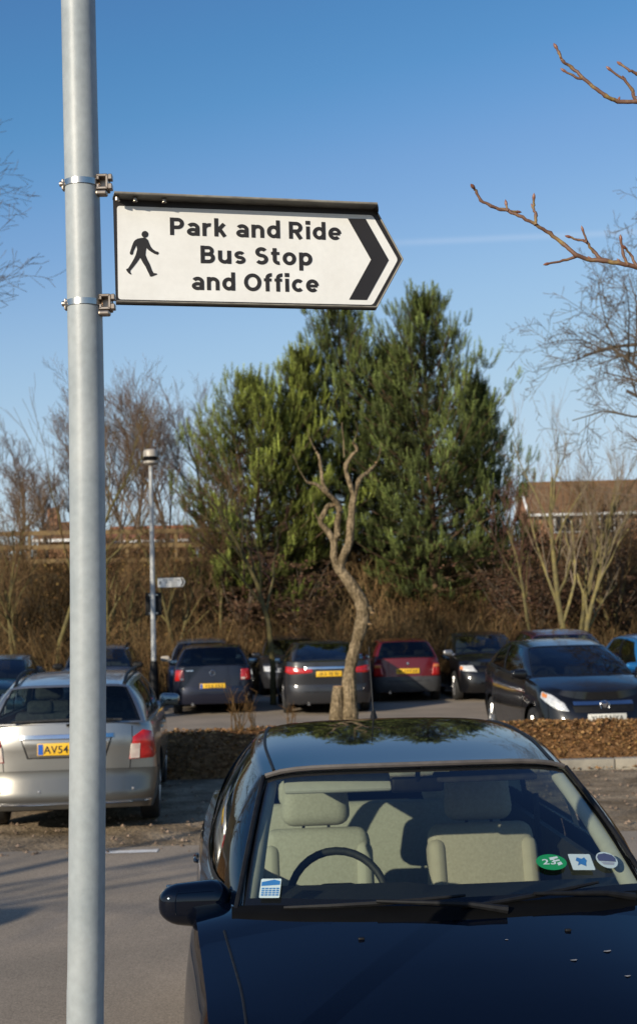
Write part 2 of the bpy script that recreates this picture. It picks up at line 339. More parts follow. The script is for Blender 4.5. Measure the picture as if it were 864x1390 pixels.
# ------------------------------------------------------------------ cars
class Car:
    D = dict(yf=-2.1, yr=2.1, W=0.86, a=0.55, b=0.40, pf=2.7, pr=3.2,
             zs=[(-2.1, .68), (-1.7, .82), (-1.1, .93), (0, .95), (2.1, 1.0)], crown=[(-2.1, .02), (-1.2, .06), (1.5, .02), (2.1, .01)],
             yw=-1.2, sagw=.2, yrb=1.9, sagr=.12, ytf=-.36, sagt=.08, ytr=1.3, sagrt=.08,
             xb=[(-1.0, .745), (0, .79), (1.8, .76)], xt=[(0, .60), (.4, .62), (1, .56)],
             roof=[(-.36, 1.375), (.2, 1.43), (.8, 1.45), (1.35, 1.40)], kroof=.05, eroof=.03,
             side=[('w', .07, .40), ('w', .45, .80)], bpil=True, wheels=(-1.3, 1.32), Rw=.31, tw=.19,
             doors=[(-.82, .12), (.16, .92)], sill=.20, bf=.20, br=.24, frow=4, lining='dark', glass=None, rails=False,
             fins=[(0, .04), (.2, .005), (.35, 0), (.6, .02), (.85, .09), (1, .20)],
             sins=[(0, .07), (.12, .035), (.35, .004), (.5, 0), (.75, .014), (.92, .035), (1, .06)],
             rins=[(0, .05), (.2, .0), (.4, .005), (.5, .03), (.75, .045), (1, .07)])
    def __init__(s, name, label, cat, loc, rotz, paint_, group=None, **kw):
        s.__dict__.update(Car.D); s.__dict__.update(kw)
        if s.glass is None: s.glass = m_glass_dk
        s.paint = paint_
        s.root = thing(name, label, cat, loc, rotz, group)
        s._plan(); s._lower(); s._upper(); s._wheels(); s._inside()
    # plan outline -----------------------------------------------------
    def Wy(s, y):
        return s.W * interp([(s.yf + s.a, .955), (s.wheels[0] + .3, 1), (s.wheels[1] - .2, 1), (s.yr - s.b, .965)], y)
    def _plan(s):
        K = []
        n = 14; Wf = s.Wy(s.yf + s.a); Wr = s.Wy(s.yr - s.b)
        for k in range(n):
            t = k / n * PI / 2
            K.append((Wf * math.sin(t) ** (2 / s.pf), s.yf + s.a * (1 - math.cos(t) ** (2 / s.pf)), None))
        ys = set(); Ra = s.Rw + .055; s.Ra = Ra
        y0, y1 = s.yf + s.a, s.yr - s.b
        k = 0
        for i in range(27): ys.add(round(lerp(y0, y1, i / 26), 4))
        for yw in s.wheels:
            ys = {y for y in ys if abs(y - yw) > Ra + .02 or y in (round(y0, 4), round(y1, 4))}
            for i in range(17): ys.add(round(yw - Ra * math.cos(PI * i / 16), 4))
            ys.add(round(yw - Ra - .002, 4)); ys.add(round(yw + Ra + .002, 4))
        for d in s.doors:
            for e in d:
                ys = {y for y in ys if abs(y - e) > .02}
                ys.add(round(e - .004, 4)); ys.add(round(e + .004, 4))
        ys = {y for y in ys if y0 - 1e-6 <= y <= y1 + 1e-6}
        for y in sorted(ys): K.append((s.Wy(y), y, None))
        for k in range(1, n + 1):
            t = PI / 2 - k / n * PI / 2
            K.append((Wr * math.sin(t) ** (2 / s.pr) if k < n else 0.0, s.yr - s.b * (1 - math.cos(t) ** (2 / s.pr)), None))
        pts = [Vector((x, y)) for x, y, _ in K]
        s.K = pts; s.N2 = []
        for i in range(len(pts)):
            if i == 0: nn = Vector((0, -1))
            elif i == len(pts) - 1: nn = Vector((0, 1))
            else:
                t = (pts[i + 1] - pts[i - 1]).normalized(); nn = Vector((t.y, -t.x))
            s.N2.append(nn)
        s.S = [0]
        for i in range(1, len(pts)): s.S.append(s.S[-1] + (pts[i] - pts[i - 1]).length)
    def xs(s, y): return s.Wy(min(max(y, s.yf + s.a), s.yr - s.b)) - s.sins[-1][1]
    def zsh(s, x, y):
        r = min(1, abs(x) / s.xs(y)); return sinterp(s.zs, y) + sinterp(s.crown, y) * (1 - r * r)
    def ins(s, zr, n):
        return (interp(s.fins, zr) * max(0, -n.y) ** 2 + interp(s.rins, zr) * max(0, n.y) ** 2 + interp(s.sins, zr) * n.x ** 2)
    def pt(s, p, n, z):
        zt = s.zsh(p.x, p.y); zr = (z - .18) / (zt - .18); i = s.ins(max(0, min(1, zr)), n)
        return Vector((p.x - n.x * i, p.y - n.y * i, z))
    def zbot(s, y):
        zb = s.sill
        if y < s.yf + s.a: zb = lerp(s.bf, s.sill, min(1, max(0, (y - s.yf) / s.a)))
        if y > s.yr - s.b: zb = lerp(s.br, s.sill, min(1, max(0, (s.yr - y) / s.b)))
        for yw in s.wheels:
            d = abs(y - yw)
            if d <= s.Ra + 1e-4: zb = max(zb, s.Rw + math.sqrt(max(0, s.Ra ** 2 - d * d)))
        return zb
    def ev(s, end, sl, z, off=0.0):
        sg = -1 if sl < 0 else 1; q = abs(sl)
        if end == 'R': q = s.S[-1] - q
        if end == 'Y':                       # sl carries side sign in s.side_sign; q is a y position
            sg = s.sg; i = 0
            for i in range(len(s.K) - 1):
                if s.K[i].y <= sl <= s.K[i + 1].y and s.N2[i].x > .5: break
            t = (sl - s.K[i].y) / max(1e-6, s.K[i + 1].y - s.K[i].y)
        else:
            i = 0
            while i < len(s.S) - 2 and s.S[i + 1] < q: i += 1
            t = (q - s.S[i]) / max(1e-6, s.S[i + 1] - s.S[i])
        p = s.K[i].lerp(s.K[i + 1], t); n = s.N2[i].lerp(s.N2[i + 1], t).normalized()
        v = s.pt(p, n, z) + Vector((n.x, n.y, 0)) * off
        v.x *= sg
        return v
    def patch(s, name, m, poly, end='F', off=.008, rings=3, sg=1, parent=None, sub=4, mirror=False):
        out = []
        for m_ in ((1, -1) if mirror else (1,)):
            mb = MB(); s.sg = sg * m_
            P = []
            for i in range(len(poly)):
                a, b = poly[i], poly[(i + 1) % len(poly)]
                for k in range(sub): P.append((lerp(a[0], b[0], k / sub), lerp(a[1], b[1], k / sub)))
            cx = sum(p[0] for p in P) / len(P); cz = sum(p[1] for p in P) / len(P)
            n = len(P); vs = []; fs = []
            E = lambda sl, z, o: s.ev(end, sl * (m_ if end != 'Y' else 1), z, o)
            vs += [E(p[0], p[1], -.01) for p in P]
            vs += [E(p[0], p[1], off * .7) for p in P]
            for r in range(rings):
                f = .96 - r / rings * .96
                vs += [E(cx + (p[0] - cx) * f, cz + (p[1] - cz) * f, off) for p in P]
            vs.append(E(cx, cz, off))
            for r in range(rings + 1):
                for i in range(n):
                    j = (i + 1) % n; fs.append((r * n + i, r * n + j, (r + 1) * n + j, (r + 1) * n + i))
            b = (rings + 1) * n
            for i in range(n): fs.append((b + i, b + (i + 1) % n, len(vs) - 1))
            mb.add(vs, fs); out.append(mb.build(name, m, parent or s.root, weld=1e-5, angle=50))
        return out
    # lower body --------------------------------------------------------
    def _lower(s):
        V = [0, .1, .22, .34, .46, .58, .7, .8, .89, .95, 1]; nr = len(V); nc = len(s.K)
        G = []
        for i in range(nc):
            p, n = s.K[i], s.N2[i]; zb = s.zbot(p.y); zt = s.zsh(p.x, p.y)
            G.append([s.pt(p, n, lerp(zb, zt, v)) for v in V])
        s.G = G
        body = MB(); bump = {'front_bumper': MB(), 'rear_bumper': MB()}
        def dooridx(i):
            ya, yb = s.K[i].y, s.K[i + 1].y
            for d, (y0, y1) in enumerate(s.doors):
                if ya > y0 and yb < y1: return d
            return -1
        def gap(i):
            ya, yb = s.K[i].y, s.K[i + 1].y
            return any(abs((ya + yb) / 2 - e) < .002 and yb - ya < .012 for d in s.doors for e in d)
        for sg in (1, -1):
            dm = [MB() for _ in s.doors]
            for i in range(nc - 1):
                di = dooridx(i); gp = gap(i)
                nose = s.K[i + 1].y < s.wheels[0] - s.Ra - .001; tail = s.K[i].y > s.wheels[1] + s.Ra + .001
                for r in range(nr - 1):
                    q = [G[i][r], G[i + 1][r], G[i + 1][r + 1], G[i][r + 1]]
                    tgt = body
                    if r >= 1:
                        if di >= 0: tgt = dm[di]
                    off = 0
                    if r >= 1 and gp:
                        body.add([Vector(((v.x - s.N2[i].x * .006) * sg, v.y, v.z)) for v in q], [(0, 1, 2, 3) if sg > 0 else (3, 2, 1, 0)], 1); continue
                    if nose and r < s.frow: tgt = bump['front_bumper']; off = .008
                    if tail and r < s.frow: tgt = bump['rear_bumper']; off = .012
                    vs = []
                    for k, v in enumerate(q):
                        nn = s.N2[i if k in (0, 3) else i + 1]
                        vs.append(Vector(((v.x + nn.x * off) * sg, v.y + nn.y * off, v.z)))
                    tgt.add(vs, [(0, 1, 2, 3) if sg > 0 else (3, 2, 1, 0)])
            for d, m in enumerate(dm):
                o = m.build('door', s.paint, s.root, weld=1e-5)
                y0, y1 = s.doors[d]; s.sg = sg; zt = sinterp(s.zs, (y0 + y1) / 2)
                hy = y1 - .13; hz = zt - .13
                h = MB()
                pp = [s.ev('Y', hy + t, hz, o2) for t, o2 in ((-.10, .0), (-.085, .010), (-.03, .014), (.04, .012), (.07, .0))]
                h.tube(pp, [.008, .011, .011, .011, .008], 8); h.build('door_handle', s.paint, o)
        # bonnet and boot decks
        for nm, rows in (('bonnet', [i for i in range(nc) if s.K[i].y < s.yw + .0]), ('boot_lid', [i for i in range(nc) if s.K[i].y > s.yrb])):
            top = [(G[i][-1]) for i in rows]
            if nm == 'bonnet': top = top + [Vector((s.xs(s.yw), s.yw, 0))]
            else: top = [Vector((s.xs(s.yrb), s.yrb, 0))] + top
            mb = MB(); Mx = 18; vs = []
            for tpt in top:
                for k in range(Mx + 1):
                    u = -1 + 2 * k / Mx; x = tpt.x * u
                    yy = tpt.y
                    z = s.zsh(x, yy) if abs(tpt.x) > 1e-4 else s.zsh(0, yy)
                    vs.append(Vector((x, yy, z)))
            # match edge height with the side wall
            for r in range(len(top)):
                if top[r].z: vs[r * (Mx + 1)].z = top[r].z; vs[r * (Mx + 1) + Mx].z = top[r].z
            fs = []
            for r in range(len(top) - 1):
                for k in range(Mx): fs.append((r * (Mx + 1) + k, r * (Mx + 1) + k + 1, (r + 1) * (Mx + 1) + k + 1, (r + 1) * (Mx + 1) + k))
            mb.add(vs, fs); mb.build(nm, s.paint, s.root, weld=1e-5)
        # shoulder ledges beside the cabin
        for sg in (1, -1):
            vs = []; n = 44
            for i in range(n + 1):
                y = lerp(s.yw - .01, s.yrb + .01, i / n); xi = s.xin(y); xo = s.xs(y)
                if y > s.yr - s.b: 
                    for j in range(nc - 1):
                        if s.G[j][-1].y <= y <= s.G[j + 1][-1].y: xo = min(xo, lerp(s.G[j][-1].x, s.G[j + 1][-1].x, (y - s.G[j][-1].y) / max(1e-6, s.G[j + 1][-1].y - s.G[j][-1].y)))
                xi = min(xi, xo)
                for t in (0, .5, 1):
                    x = lerp(max(0, xi - .02), xo, t); vs.append(Vector((x * sg, y, s.zsh(x, y))))
            fs = []
            for i in range(n):
                for k in range(2):
                    f = (i * 3 + k, i * 3 + k + 1, i * 3 + k + 4, i * 3 + k + 3); fs.append(f if sg > 0 else f[::-1])
            body.add(vs, fs)
        body.build('body', [s.paint, m_black], s.root, weld=1e-5)
        for k, m in bump.items():
            if m.v: m.build(k, s.__dict__.get('bumper_mat') or s.paint, s.root, weld=1e-5)
        # dark underside
        ub = MB(); w = s.W - .1
        ub.box((0, (s.yf + s.yr) / 2, .33), (2 * w - .38, s.yr - s.yf - .22, .22)); ub.box((0, (s.wheels[0] + s.wheels[1]) / 2, .28), (2 * w, s.wheels[1] - s.wheels[0] - .72, .16))
        ub.build('underbody', m_rubber, s.root, smooth=False)
    def xin(s, y):
        yA = s.yw + s.sagw; yC = s.yrb - s.sagr
        if y < yA: return interp(s.xb, yA) * math.sqrt(max(0, (y - s.yw) / s.sagw))
        if y > yC: return interp(s.xb, yC) * math.sqrt(max(0, (s.yrb - y) / s.sagr))
        return sinterp(s.xb, y)
    # cabin -------------------------------------------------------------
    def xedge(s, y):
        ya = s.ytf + s.sagt; yc = s.ytr - s.sagrt
        return sinterp(s.xt, min(1, max(0, (y - ya) / (yc - ya))))
    def zroof(s, x, y):
        return sinterp(s.roof, y) - s.kroof * x * x - s.eroof * min(1.0, abs(x) / s.xedge(y)) ** 8
    def ws(s, f, v, off=0.0):                 # a point on the windscreen
        B = Vector((interp(s.xb, s.yw + s.sagw) * f, s.yw + s.sagw * f * f, 0)); B.z = s.zsh(B.x, B.y)
        T = Vector((s.xt[0][1] * f, s.ytf + s.sagt * f * f, 0)); T.z = s.zroof(T.x, T.y)
        p = B.lerp(T, v) + Vector((0, -1, .9)).normalized() * (.02 * math.sin(PI * v) + off)
        return p
    def _upper(s):
        yA, yC = s.yw + s.sagw, s.yrb - s.sagr; tA, tC = s.ytf + s.sagt, s.ytr - s.sagrt
        cols = []
        FR = [0, .15, .3, .45, .6, .72, .82, .89, .93, .955, .98, 1.0]
        for f in FR: cols.append(('F', f))
        iA = len(cols) - 1
        st = [.02]
        for _, a, b in s.side:
            k = max(3, int((b - a) / .06)); st += [lerp(a, b, i / k) for i in range(k + 1)]
        st += [.985]
        for t in st: cols.append(('S', t))
        cols.append(('R', 1.0)); iC = len(cols) - 1
        for f in FR[::-1][1:]: cols.append(('R', f))
        B = []; T = []
        for kd, f in cols:
            if kd == 'F':
                b = Vector((interp(s.xb, yA) * f, s.yw + s.sagw * f * f)); t = Vector((s.xt[0][1] * f, s.ytf + s.sagt * f * f))
            elif kd == 'S':
                y = lerp(yA, yC, f); b = Vector((sinterp(s.xb, y), y)); t = Vector((sinterp(s.xt, f), lerp(tA, tC, f)))
            else:
                b = Vector((interp(s.xb, yC) * f, s.yrb - s.sagr * f * f)); t = Vector((s.xt[-1][1] * f, s.ytr - s.sagrt * f * f))
            B.append(b); T.append(t)
        for it in range(2):
            for L_ in (B, T):
                L2 = [p.copy() for p in L_]
                for ic in (iA, iC):
                    for j in range(ic - 2, ic + 3): L2[j] = L_[j] * .4 + (L_[j - 1] + L_[j + 1]) * .3
                L_[:] = L2
        N = len(cols) - 1
        V = [0, .035, .085, .2, .35, .5, .65, .8, .90, .935, .965, 1]
        Nn = []
        for j in range(N + 1):
            if j == 0: nn = Vector((0, -1))
            elif j == N: nn = Vector((0, 1))
            else:
                t = (B[j + 1] - B[j - 1]).normalized(); nn = Vector((t.y, -t.x))
            Nn.append(nn)
        def P(j, v, off=0):
            b = Vector((B[j].x, B[j].y, s.zsh(B[j].x, B[j].y) - .003)); t = Vector((T[j].x, T[j].y, s.zroof(T[j].x, T[j].y)))
            kd = cols[j][0]; bul = .035 if kd == 'S' else .02
            p = b.lerp(t, v); n = Vector((Nn[j].x, Nn[j].y, .35 if kd == 'S' else .9)).normalized()
            return p + n * (bul * math.sin(PI * v) + off)
        s.P = P; s.cols = cols; s.B = B; s.T = T
        frame = MB(); wins = {}
        def winof(j, r):
            k0, f0 = cols[j]; k1, f1 = cols[j + 1]
            if j < iA and f1 <= .981 and 1 <= r <= len(V) - 3: return 'windscreen'
            if k0 == 'R' and k1 == 'R' and f0 <= .931 and 1 <= r <= len(V) - 3 - (1 if s.__dict__.get('estate') else 0): return 'rear_window'
            if k0 == 'S' and k1 == 'S' and 2 <= r <= len(V) - 4:
                for w, (_, a, b) in enumerate(s.side):
                    if f0 >= a - 1e-6 and f1 <= b + 1e-6: return 'side_window%d' % w
            return None
        def isblack(j):
            k0, f0 = cols[j]; k1, f1 = cols[j + 1]
            if k0 == 'S' and k1 == 'S' and s.bpil:
                for (_, a, b), (_, a2, b2) in zip(s.side, s.side[1:]):
                    if f0 >= b - 1e-6 and f1 <= a2 + 1e-6: return True
            return False
        liner = MB()
        for sg in (1, -1):
            for j in range(N):
                for r in range(len(V) - 1):
                    w = winof(j, r); off = -.006 if w else 0
                    q = [P(j, V[r], off), P(j + 1, V[r], off), P(j + 1, V[r + 1], off), P(j, V[r + 1], off)]
                    q = [Vector((v.x * sg, v.y, v.z)) for v in q]; f = (0, 1, 2, 3) if sg > 0 else (3, 2, 1, 0)
                    if w:
                        key = w if w in ('windscreen', 'rear_window') else w + ('L' if sg > 0 else 'R')
                        fr = 0
                        if w == 'windscreen' and (r in (1, len(V) - 3) or cols[j + 1][1] > .956): fr = 1
                        if w == 'rear_window' and (r in (1, len(V) - 3) or cols[j][1] > .89): fr = 1
                        wins.setdefault(key, MB()).add(q, [f], fr)
                    else:
                        trim = cols[j][0] == 'S' and cols[j + 1][0] == 'S' and r == 1 and s.bpil
                        frame.add(q, [f], 1 if (isblack(j) and 2 <= r <= len(V) - 4) or trim else 0)
                        if s.lining != 'dark':
                            ql = [P(j, V[r], -.028), P(j + 1, V[r], -.028), P(j + 1, V[r + 1], -.028), P(j, V[r + 1], -.028)]
                            if r >= 2: liner.add([Vector((v.x * sg, v.y, v.z)) for v in ql], [f])
        # roof skin
        Mx = 16; vs = []; fs = []
        for j in range(N + 1):
            for k in range(Mx + 1):
                u = math.sin((-1 + 2 * k / Mx) * PI / 2); x = T[j].x * u
                vs.append(Vector((x, T[j].y, s.zroof(x, T[j].y))))
        for j in range(N):
            for k in range(Mx): fs.append((j * (Mx + 1) + k, j * (Mx + 1) + k + 1, (j + 1) * (Mx + 1) + k + 1, (j + 1) * (Mx + 1) + k))
        frame.add(vs, fs)
        if s.lining != 'dark': liner.add([v - Vector((0, 0, .03)) for v in vs], fs); liner.build('headlining', m_liner, s.root, weld=1e-5)
        s.roof_o = frame.build('roof', [s.paint, m_black], s.root, weld=2e-5, angle=60)
        s.win = {}
        for k, m in wins.items():
            nm = 'side_window' if k.startswith('side') else k
            g = s.glass if k != 'windscreen' else (s.__dict__.get('screen_glass') or s.glass)
            s.win[k] = m.build(nm, [g, m_frit], s.root, weld=2e-5, angle=60)
        # roof ditch seams
        if s.__dict__.get('seams', True):
            for sg in (1, -1):
                mb = MB(); pp = []
                for i in range(15):
                    y = lerp(tA + .02, tC - .02, i / 14); x = s.xedge(y) * .93 * sg; pp.append((x, y, s.zroof(x, y) + .001))
                mb.tube(pp, .007, 6); mb.build('roof_seam', m_black, s.root)
        if s.rails:
            for sg in (1, -1):
                mb = MB(); pp = []
                for i in range(13):
                    t = i / 12; y = lerp(tA + .25, tC - .05, t); x = s.xedge(y) * .9 * sg
                    h = .045 * min(1, 6 * t, 6 * (1 - t)); pp.append((x, y, s.zroof(x, y) + h))
                mb.tube(pp, .016, 8); mb.build('roof_rail', m_black if s.rails == 'black' else m_alloy, s.root)
    def _wheels(s):
        Rw = s.Rw; tw = s.tw
        for yw in s.wheels:
            for sg in (1, -1):
                x = (s.W - .025 - tw / 2) * sg
                e = thing('wheel', '', ''); del e['label']; del e['category']; e.parent = s.root; e.location = (x, yw, Rw); e.rotation_euler = (0, 0, 0 if sg > 0 else PI)
                t = MB(); h = tw / 2
                t.lathe([(Rw * .66, -h * .9), (Rw * .8, -h), (Rw * .95, -h * .93), (Rw, -h * .7), (Rw, h * .7), (Rw * .95, h * .93), (Rw * .8, h), (Rw * .66, h * .9)], 36, axis='X')
                t.build('tyre', m_rubber, e)
                r = MB(); r.lathe([(Rw * .68, -h), (Rw * .68, h * .75), (Rw * .64, h * .85), (Rw * .6, h * .5), (Rw * .58, h * .1)], 36, axis='X')
                for k in range(7):
                    a = 2 * PI * k / 7; ca, sa = math.cos(a), math.sin(a)
                    r.tube([(h * .72, ca * .03, sa * .03), (h * .75, ca * Rw * .35, sa * Rw * .35), (h * .68, ca * Rw * .62, sa * Rw * .62)], [.035, .026, .03], 6)
                r.lathe([(0.001, h * .8), (.05, h * .78), (.06, h * .5)], 16, axis='X'); r.build('rim', s.__dict__.get('rim_mat', m_alloy), e)
                d = MB(); d.lathe([(0.001, h * .2), (Rw * .6, h * .2)], 24, axis='X'); d.build('brake_disc', m_black, e)
    def _inside(s):
        c = MB(); zb = sinterp(s.zs, 0); yA = s.yw + .1; yC = s.yrb - .15; w = s.W - .16
        for a, b, z0, z1 in ((yA, yC, .36, .38),): c.box((0, (a + b) / 2, z0), (2 * w, b - a, .03))
        for sg in (1, -1): c.box((w * sg, (yA + yC) / 2, (.36 + zb) / 2), (.03, yC - yA, zb - .4))
        c.box((0, yC, (.36 + zb) / 2), (2 * w, .03, zb - .4)); c.box((0, yA, (.36 + zb) / 2), (2 * w, .03, zb - .4))
        c.build('cabin_lining', m_dash, s.root, smooth=False)
        # dashboard follows the screen base
        d = MB(); vs = []; n = 14; fs = []
        ztop = sinterp(s.zs, s.yw + s.sagw)
        for i in range(n + 1):
            f = -1 + 2 * i / n; x = (interp(s.xb, s.yw + s.sagw) - .05) * f
            y0 = s.yw + s.sagw * f * f + .03; ye = s.yw + s.sagw + .36
            for y, z in ((y0, s.zsh(x, y0) - .012), (lerp(y0, ye, .45), ztop + .02), (lerp(y0, ye, .9), ztop + (.035 if -0.9 < f < -.1 and s.__dict__.get('hero') else .02)), (ye, ztop - .02), (ye - .04, ztop - .35)):
                vs.append(Vector((x, y, z)))
        for i in range(n):
            for k in range(4): fs.append((i * 5 + k, i * 5 + 5 + k, i * 5 + 6 + k, i * 5 + 1 + k))
        d.add(vs, fs); d.build('dashboard', m_dash, s.root)
        cl, bo = (m_cloth, m_cloth2) if s.lining != 'dark' else (m_dkcloth, m_dkcloth)
        ys = s.__dict__.get('seat_y', -.02 + (s.ytf + .36))
        dz = s.__dict__.get('seat_dz', 0)
        for sx in (-.36, .36):
            st = MB(); st.rbox((sx, ys - .05, .52 + dz), (.48, .5, .16), .06, 3)
            e = st.build('seat', cl, s.root)
            k = MB()
            def wp(p): return Vector((p.x * (1 - .10 * (p.z / .6 + .5)), p.y, p.z))
            k.rbox((sx, ys + .29, .81 + dz), (.51, .13, .58), .06, 4, rx=-rad(14), warp=wp); k.build('backrest', cl, e)
            for g in (1, -1):
                b = MB(); b.rbox((sx + .20 * g, ys + .272, .785 + dz), (.085, .145, .50), .04, 3, rx=-rad(14), warp=wp); b.build('bolster', bo, e)
            if s.lining != 'dark':
                for g in (1, -1):
                    sm_ = MB(); sm_.tube([(sx + .142 * g * (1 - .10 * (t - .5)), ys + .222 + .135 * t, .56 + dz + .52 * t) for t in (0, .25, .5, .75, 1)], .004, 6); sm_.build('seat_piping', m_piping, e)
                bl = MB(); o_ = .26 if sx > 0 else -.26; bl.tube([(sx + o_ * 1.15, ys + .55, 1.13), (sx + o_ * 1.12, ys + .50, .98), (sx + o_ * 1.08, ys + .35, .62)], .014, 6); bl.build('seat_belt', m_dkcloth, s.root)
            p = MB()
            for g in (1, -1): p.tube([(sx + .055 * g, ys + .35, 1.04 + dz), (sx + .055 * g, ys + .375, 1.13 + dz)], .007, 8)
            hr = MB()
            def wh(p): return Vector((p.x * (1 + .14 * (-p.z / .2)), p.y, p.z))
            hr.rbox((sx, ys + .385, 1.215 + dz), (.29, .12, .235), .06, 4, rx=-rad(8), warp=wh); ho = hr.build('headrest', cl, e); p.build('headrest_post', m_black, ho)
        rs = MB(); yr_ = ys + 1.05
        rs.rbox((0, yr_ - .25, .52), (1.2, .5, .16), .05, 3); rs.rbox((0, yr_ + .08, .78), (1.22, .13, .52), .05, 3, rx=-rad(16))
        for x in (-.36, .36): rs.rbox((x, yr_ + .17, 1.08), (.26, .09, .13), .04, 3)
        rs.build('rear_bench', cl, s.root)
        w = MB(); sx = s.__dict__.get('wheel_x', -.36)
        yw_, zw_ = ys - .42, ztop - .07
        pp = [];
        for i in range(33):
            a = 2 * PI * i / 32; q = Vector((math.cos(a) * .185, 0, math.sin(a) * .185)); q.rotate(Matrix.Rotation(-rad(26), 3, 'X')); pp.append(q + Vector((sx, yw_, zw_)))
        w.tube(pp, .0155, 10, cap=False)
        for a in (rad(200), rad(340), rad(270)):
            q = Vector((math.cos(a) * .18, 0, math.sin(a) * .18)); q.rotate(Matrix.Rotation(-rad(26), 3, 'X')); w.tube([(sx, yw_, zw_), q + Vector((sx, yw_, zw_))], .018, 6)
        w.rbox((sx, yw_, zw_), (.16, .05, .12), .03, 3, rx=-rad(26)); w.build('steering_wheel', m_dash, s.root)
        mr = MB(); p = s.ws(0, .95, -.10); mr.rbox(p, (.21, .03, .06), .014, 3); mr.tube([p, s.ws(0, .985, -.012)], .010, 6); mr.build('rear_view_mirror', m_black, s.root)
    # details -----------------------------------------------------------
    def mirror(s, sg, m=None, sc=1.0, y=None, z=None, ext=.145):
        yA = s.yw + s.sagw; y = yA + .10 if y is None else y; z = sinterp(s.zs, y) + .045 if z is None else z
        xo = s.xin(y)
        e = MB()
        def wp(p):
            t = (p.x * sg / (.22 * sc)) + .5                      # 0 inboard, 1 outboard
            return Vector((p.x, p.y * (1.0 - .25 * t) - .03 * (t - .5) ** 2, p.z * (1 - .30 * t * t) + .012 * t))
        e.rbox((sg * (xo + ext), y, z), (.23 * sc, .13 * sc, .155 * sc), .058 * sc, 5, rz=-sg * rad(8), warp=wp)
        e.tube([(sg * (xo - .01), y - .005, z - .055), (sg * (xo + .05), y - .005, z - .045), (sg * (xo + .10), y, z - .02)], [.05, .042, .04], 10)
        o = e.build('wing_mirror', m or s.paint, s.root, angle=60)
        g = MB(); g.rbox((sg * (xo + ext), y + .067 * sc, z), (.185 * sc, .006, .115 * sc), .003, 2, rz=-sg * rad(6)); g.build('mirror_glass', m_mirror, o)
        return o
    def plate(s, end, z, txt=None, m=None, x=0.0, w=.52, h=.11, blue=False, off=.014, tsz=None, toff=0.0):
        q = s.ev(end, x if abs(x) > 1e-6 else 1e-5, z, off)
        sg = -1 if end == 'F' else 1
        b = MB(); b.rbox((x, q.y, z), (w, .012, h), .004, 2); o = b.build('number_plate', m, s.root)
        if blue:
            u = MB(); u.box((x - sg * -1 * 0 + (-(w / 2 - .03)) * (1 if end == 'F' else -1) * 1.0, q.y + sg * .0075, z), (.045, .003, h * .86)); u.build('plate_band', m_bplate, o)
        if txt:
            W_ = tsz or (w * .84); me = text_mesh(txt, W_, h * .66, .012)
            if end == 'R':
                for v in me.vertices: v.co.x = -v.co.x
                me.flip_normals()
                interp_mesh_obj('plate_lettering', me, m_ink, o, (x + W_ / 2 - toff, q.y + .0085, z - h * .33))
            else: interp_mesh_obj('plate_lettering', me, m_ink, o, (x - W_ / 2 + toff, q.y - .0085, z - h * .33))
        else:                                   # characters too blurred to read in the photograph
            Q = random.Random(int(abs(z) * 1000 + w * 100)); g = MB(); x0 = -w * .36
            for k in range(7):
                cw = .042; cx = x + x0 + k * w * .118 + (.02 if k > 3 else 0)
                for b_ in range(3):
                    if Q.random() < .8: g.box((cx + Q.uniform(-.3, .3) * cw * .5, q.y + sg * .0078, z + (b_ - 1) * .024), (cw * Q.uniform(.5, .9), .002, .010))
                g.box((cx + (-.4 if Q.random() < .6 else .4) * cw, q.y + sg * .0082, z), (.010, .002, .062))
            g.build('plate_characters', m_ink, o, smooth=False)
        return o
# ------------------------------------------------------------------ setting: terrain, surfaces
def nz(x, y, s=1.0, o=0.0): return mnoise.noise(Vector((x * s + o, y * s - o, o)))
def terrain(x, y):
    z = gz(y)
    if y > 35.0:
        t = min(1, (y - 35.0) / 9.0); t = t * t * (3 - 2 * t); z += 3.45 * t
        z += .25 * nz(x, y, .25) * min(1, (y - 35) / 3)
    return z
def sheet(name, xs, ys, zf, m, kind='structure', smooth=True):
    mb = MB(); n = len(xs)
    mb.add([Vector((x, y, zf(x, y))) for y in ys for x in xs],
           [(j * n + i, j * n + i + 1, (j + 1) * n + i + 1, (j + 1) * n + i) for j in range(len(ys) - 1) for i in range(n - 1)])
    return mb.build(name, m, None, smooth, 60, kind=kind)
def rng(a, b, n): return [lerp(a, b, i / n) for i in range(n + 1)]
xs_ = [-900, -300, -100, -60, -40] + rng(-30, 30, 40) + [40, 60, 100, 300, 900]
ys_ = [-300, -100, -40, -10, 0, 10, 18.3, 21, 25, 30, 34.9] + rng(35, 46, 14) + [50, 60, 80, 120, 200, 400, 900, 2500]
sheet('ground', xs_, ys_, lambda x, y: terrain(x, y) - (.03 if y < 35 else 0), m_ground)
EDGE = 11.95
def edge(x): return EDGE + .05 * x + .05 * nz(x, 0, .9) + .03 * nz(x, 0, 3.1)
def rough_sheet():
    mb = MB(); xs = rng(-40, 40, 400); rows = [-40, 0, 6, None]
    vs = []
    for r in rows:
        for x in xs: vs.append(Vector((x, edge(x) if r is None else r, .004)))
    n = len(xs)
    mb.add(vs, [(j * n + i, j * n + i + 1, (j + 1) * n + i + 1, (j + 1) * n + i) for j in range(3) for i in range(n - 1)])
    mb.build('access_road', m_tarmac, None, kind='structure')
rough_sheet()
sheet('dirt_strip', rng(-30, 30, 160), rng(11.2, 18.2, 36), lambda x, y: -.012 + .012 * nz(x, y, 1.2) , m_dirt)
sheet('far_parking_tarmac', rng(-30, 30, 30), [18.1, 20, 22, 25, 30, 35.3], lambda x, y: gz(y) + .004, m_tarmac)
